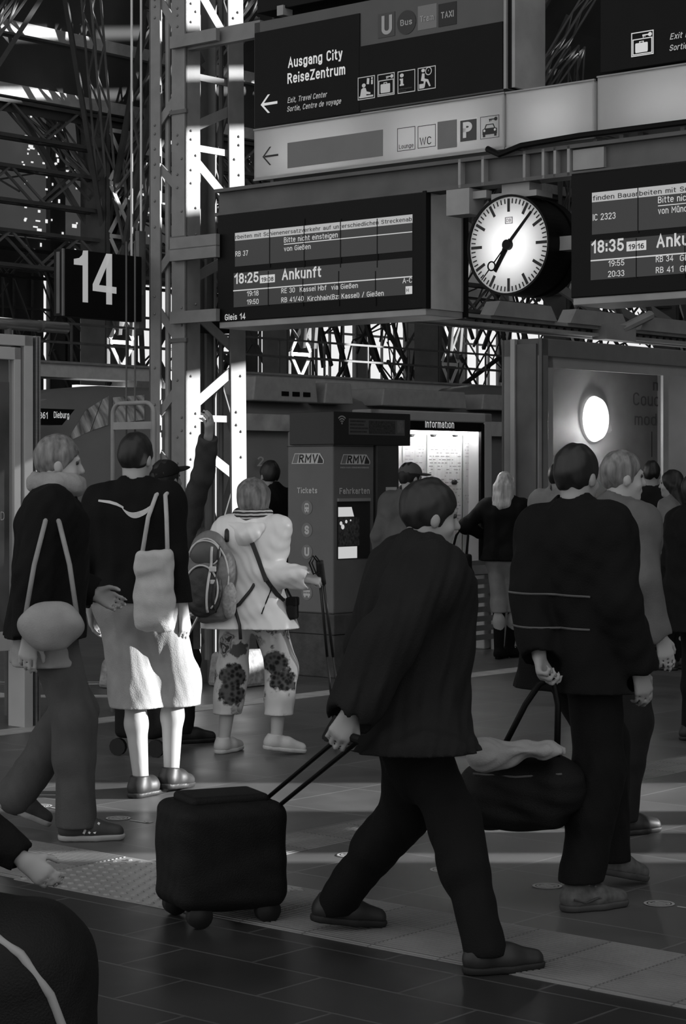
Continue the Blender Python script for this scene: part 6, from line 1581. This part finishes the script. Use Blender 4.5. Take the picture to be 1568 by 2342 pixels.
# --- 13 dark figure between mast and machine, 14 cap man at the showcase
P13 = person('black-clothed person standing between the mast and the ticket machine', 1.77, -30, [(fpt(608, 17.2), -30, 0), (fpt(630, 17.3), -40, 0)],
    dict(mat=BLK, hem=-.2, e=.045, flare=.03, collar=.06), dict(mat=BLK), dict(mat=SHOE_D), ('short', HAIR_D), head=(0, 0), vox=.010)
def p14x(J): cap_hat(J, GRY, True)
P14 = person('man in flat cap and grey jacket studying the Information case', 1.75, 30, [(fpt(920, 16.2), 20, 0), (fpt(948, 16.2), 40, 0)],
    dict(mat=GRY, hem=-.12, e=.035, flare=.02, collar=.06), dict(mat=DGR), dict(mat=SHOE_D), ('short', HAIR_D), SKIN_P, head=(25, -4), vox=.009, extra=p14x)
# --- 15 person bending at the lower left corner over a big soft bag
P15 = person('person in dark jacket whose arm reaches in at the lower left corner', 1.22, 75, [(fpt(-275, 4.95), 75, 0), (fpt(-235, 4.8), 75, 0)],
    dict(mat=BLK, hem=-.12, e=.03, flare=.02, collar=.04), dict(mat=BLK), dict(mat=SHOE_D), ('short', HAIR_D), SKIN,
    hands=(None, (wpt(105, 2015, 4.75), (0, -.3, -1))), lean=(0, .12), head=(0, -10), vox=.006)
big = empty('soft_suitcase', V((-55 - CX) / F * 4.5, 4.5, 0), math.radians(-6), 'big black soft suitcase with pale curved piping in the lower left corner', 'suitcase')
g = Field(); g.box((0, 0, .36), (.265, .17, .33), rr=.16); g.noise = folds(.008, 9, 2); field_obj('case_body', g, .010, BAGM, big)
m = MB(); PB = []
for x, z in ((-.20, .45), (-.16, .55), (-.06, .635), (.05, .645), (.14, .60), (.20, .51), (.235, .40), (.248, .28), (.252, .15), (.252, .06)): PB.append(trace(g, V(x, -.6, z), V(0, 1, 0), 1.2))
m.tube(PB, .010, 8); m.build('piping', mat('bag_piping', .30, .5, 0, 0), big, True)
for x in (-.2, .2):
    m = MB(); m.cyl((x, -.05, .03), (x, .05, .03), .03, 14); m.each('wheel', RUBBER, big)
# pointing person's trolley with two bright rods
tr = empty('trolley', V((425 - CX) / F * 11.8, 11.8, 0), math.radians(-20), 'small luggage trolley with two pale rods beside the woman with backpack', 'luggage trolley')
hp0, hp1 = wpt(400, 1480, 11.75), wpt(438, 1405, 11.7)
o_ = np.array(tr.location); c_, s_ = math.cos(math.radians(20)), math.sin(math.radians(20))
tl = lambda p: V(c_ * (p - o_)[0] - s_ * (p - o_)[1], s_ * (p - o_)[0] + c_ * (p - o_)[1], p[2])
a_, b_ = tl(hp0), tl(hp1); d_ = unit(b_ - a_)
m = MB()
for dx in (0, .045): m.cyl(a_ - d_ * .55 + V(dx, 0, 0), b_ + V(dx, 0, 0), .007, 8)
m.cyl(b_ - V(.02, 0, 0), b_ + V(.065, 0, 0), .012, 8); m.build('handle_rod', ALU, tr)
e_ = a_ - d_ * .55
g = Field(); g.box((e_[0] + .06, e_[1], .36), (.14, .12, .26), rr=.04); field_obj('trolley_bag', g, .009, BLK2, tr)
m = MB()
for x in (-.06, .18): m.cyl((e_[0] + x, e_[1] - .1, .05), (e_[0] + x, e_[1] - .07, .05), .05, 14)
m.each('wheel', RUBBER, tr)
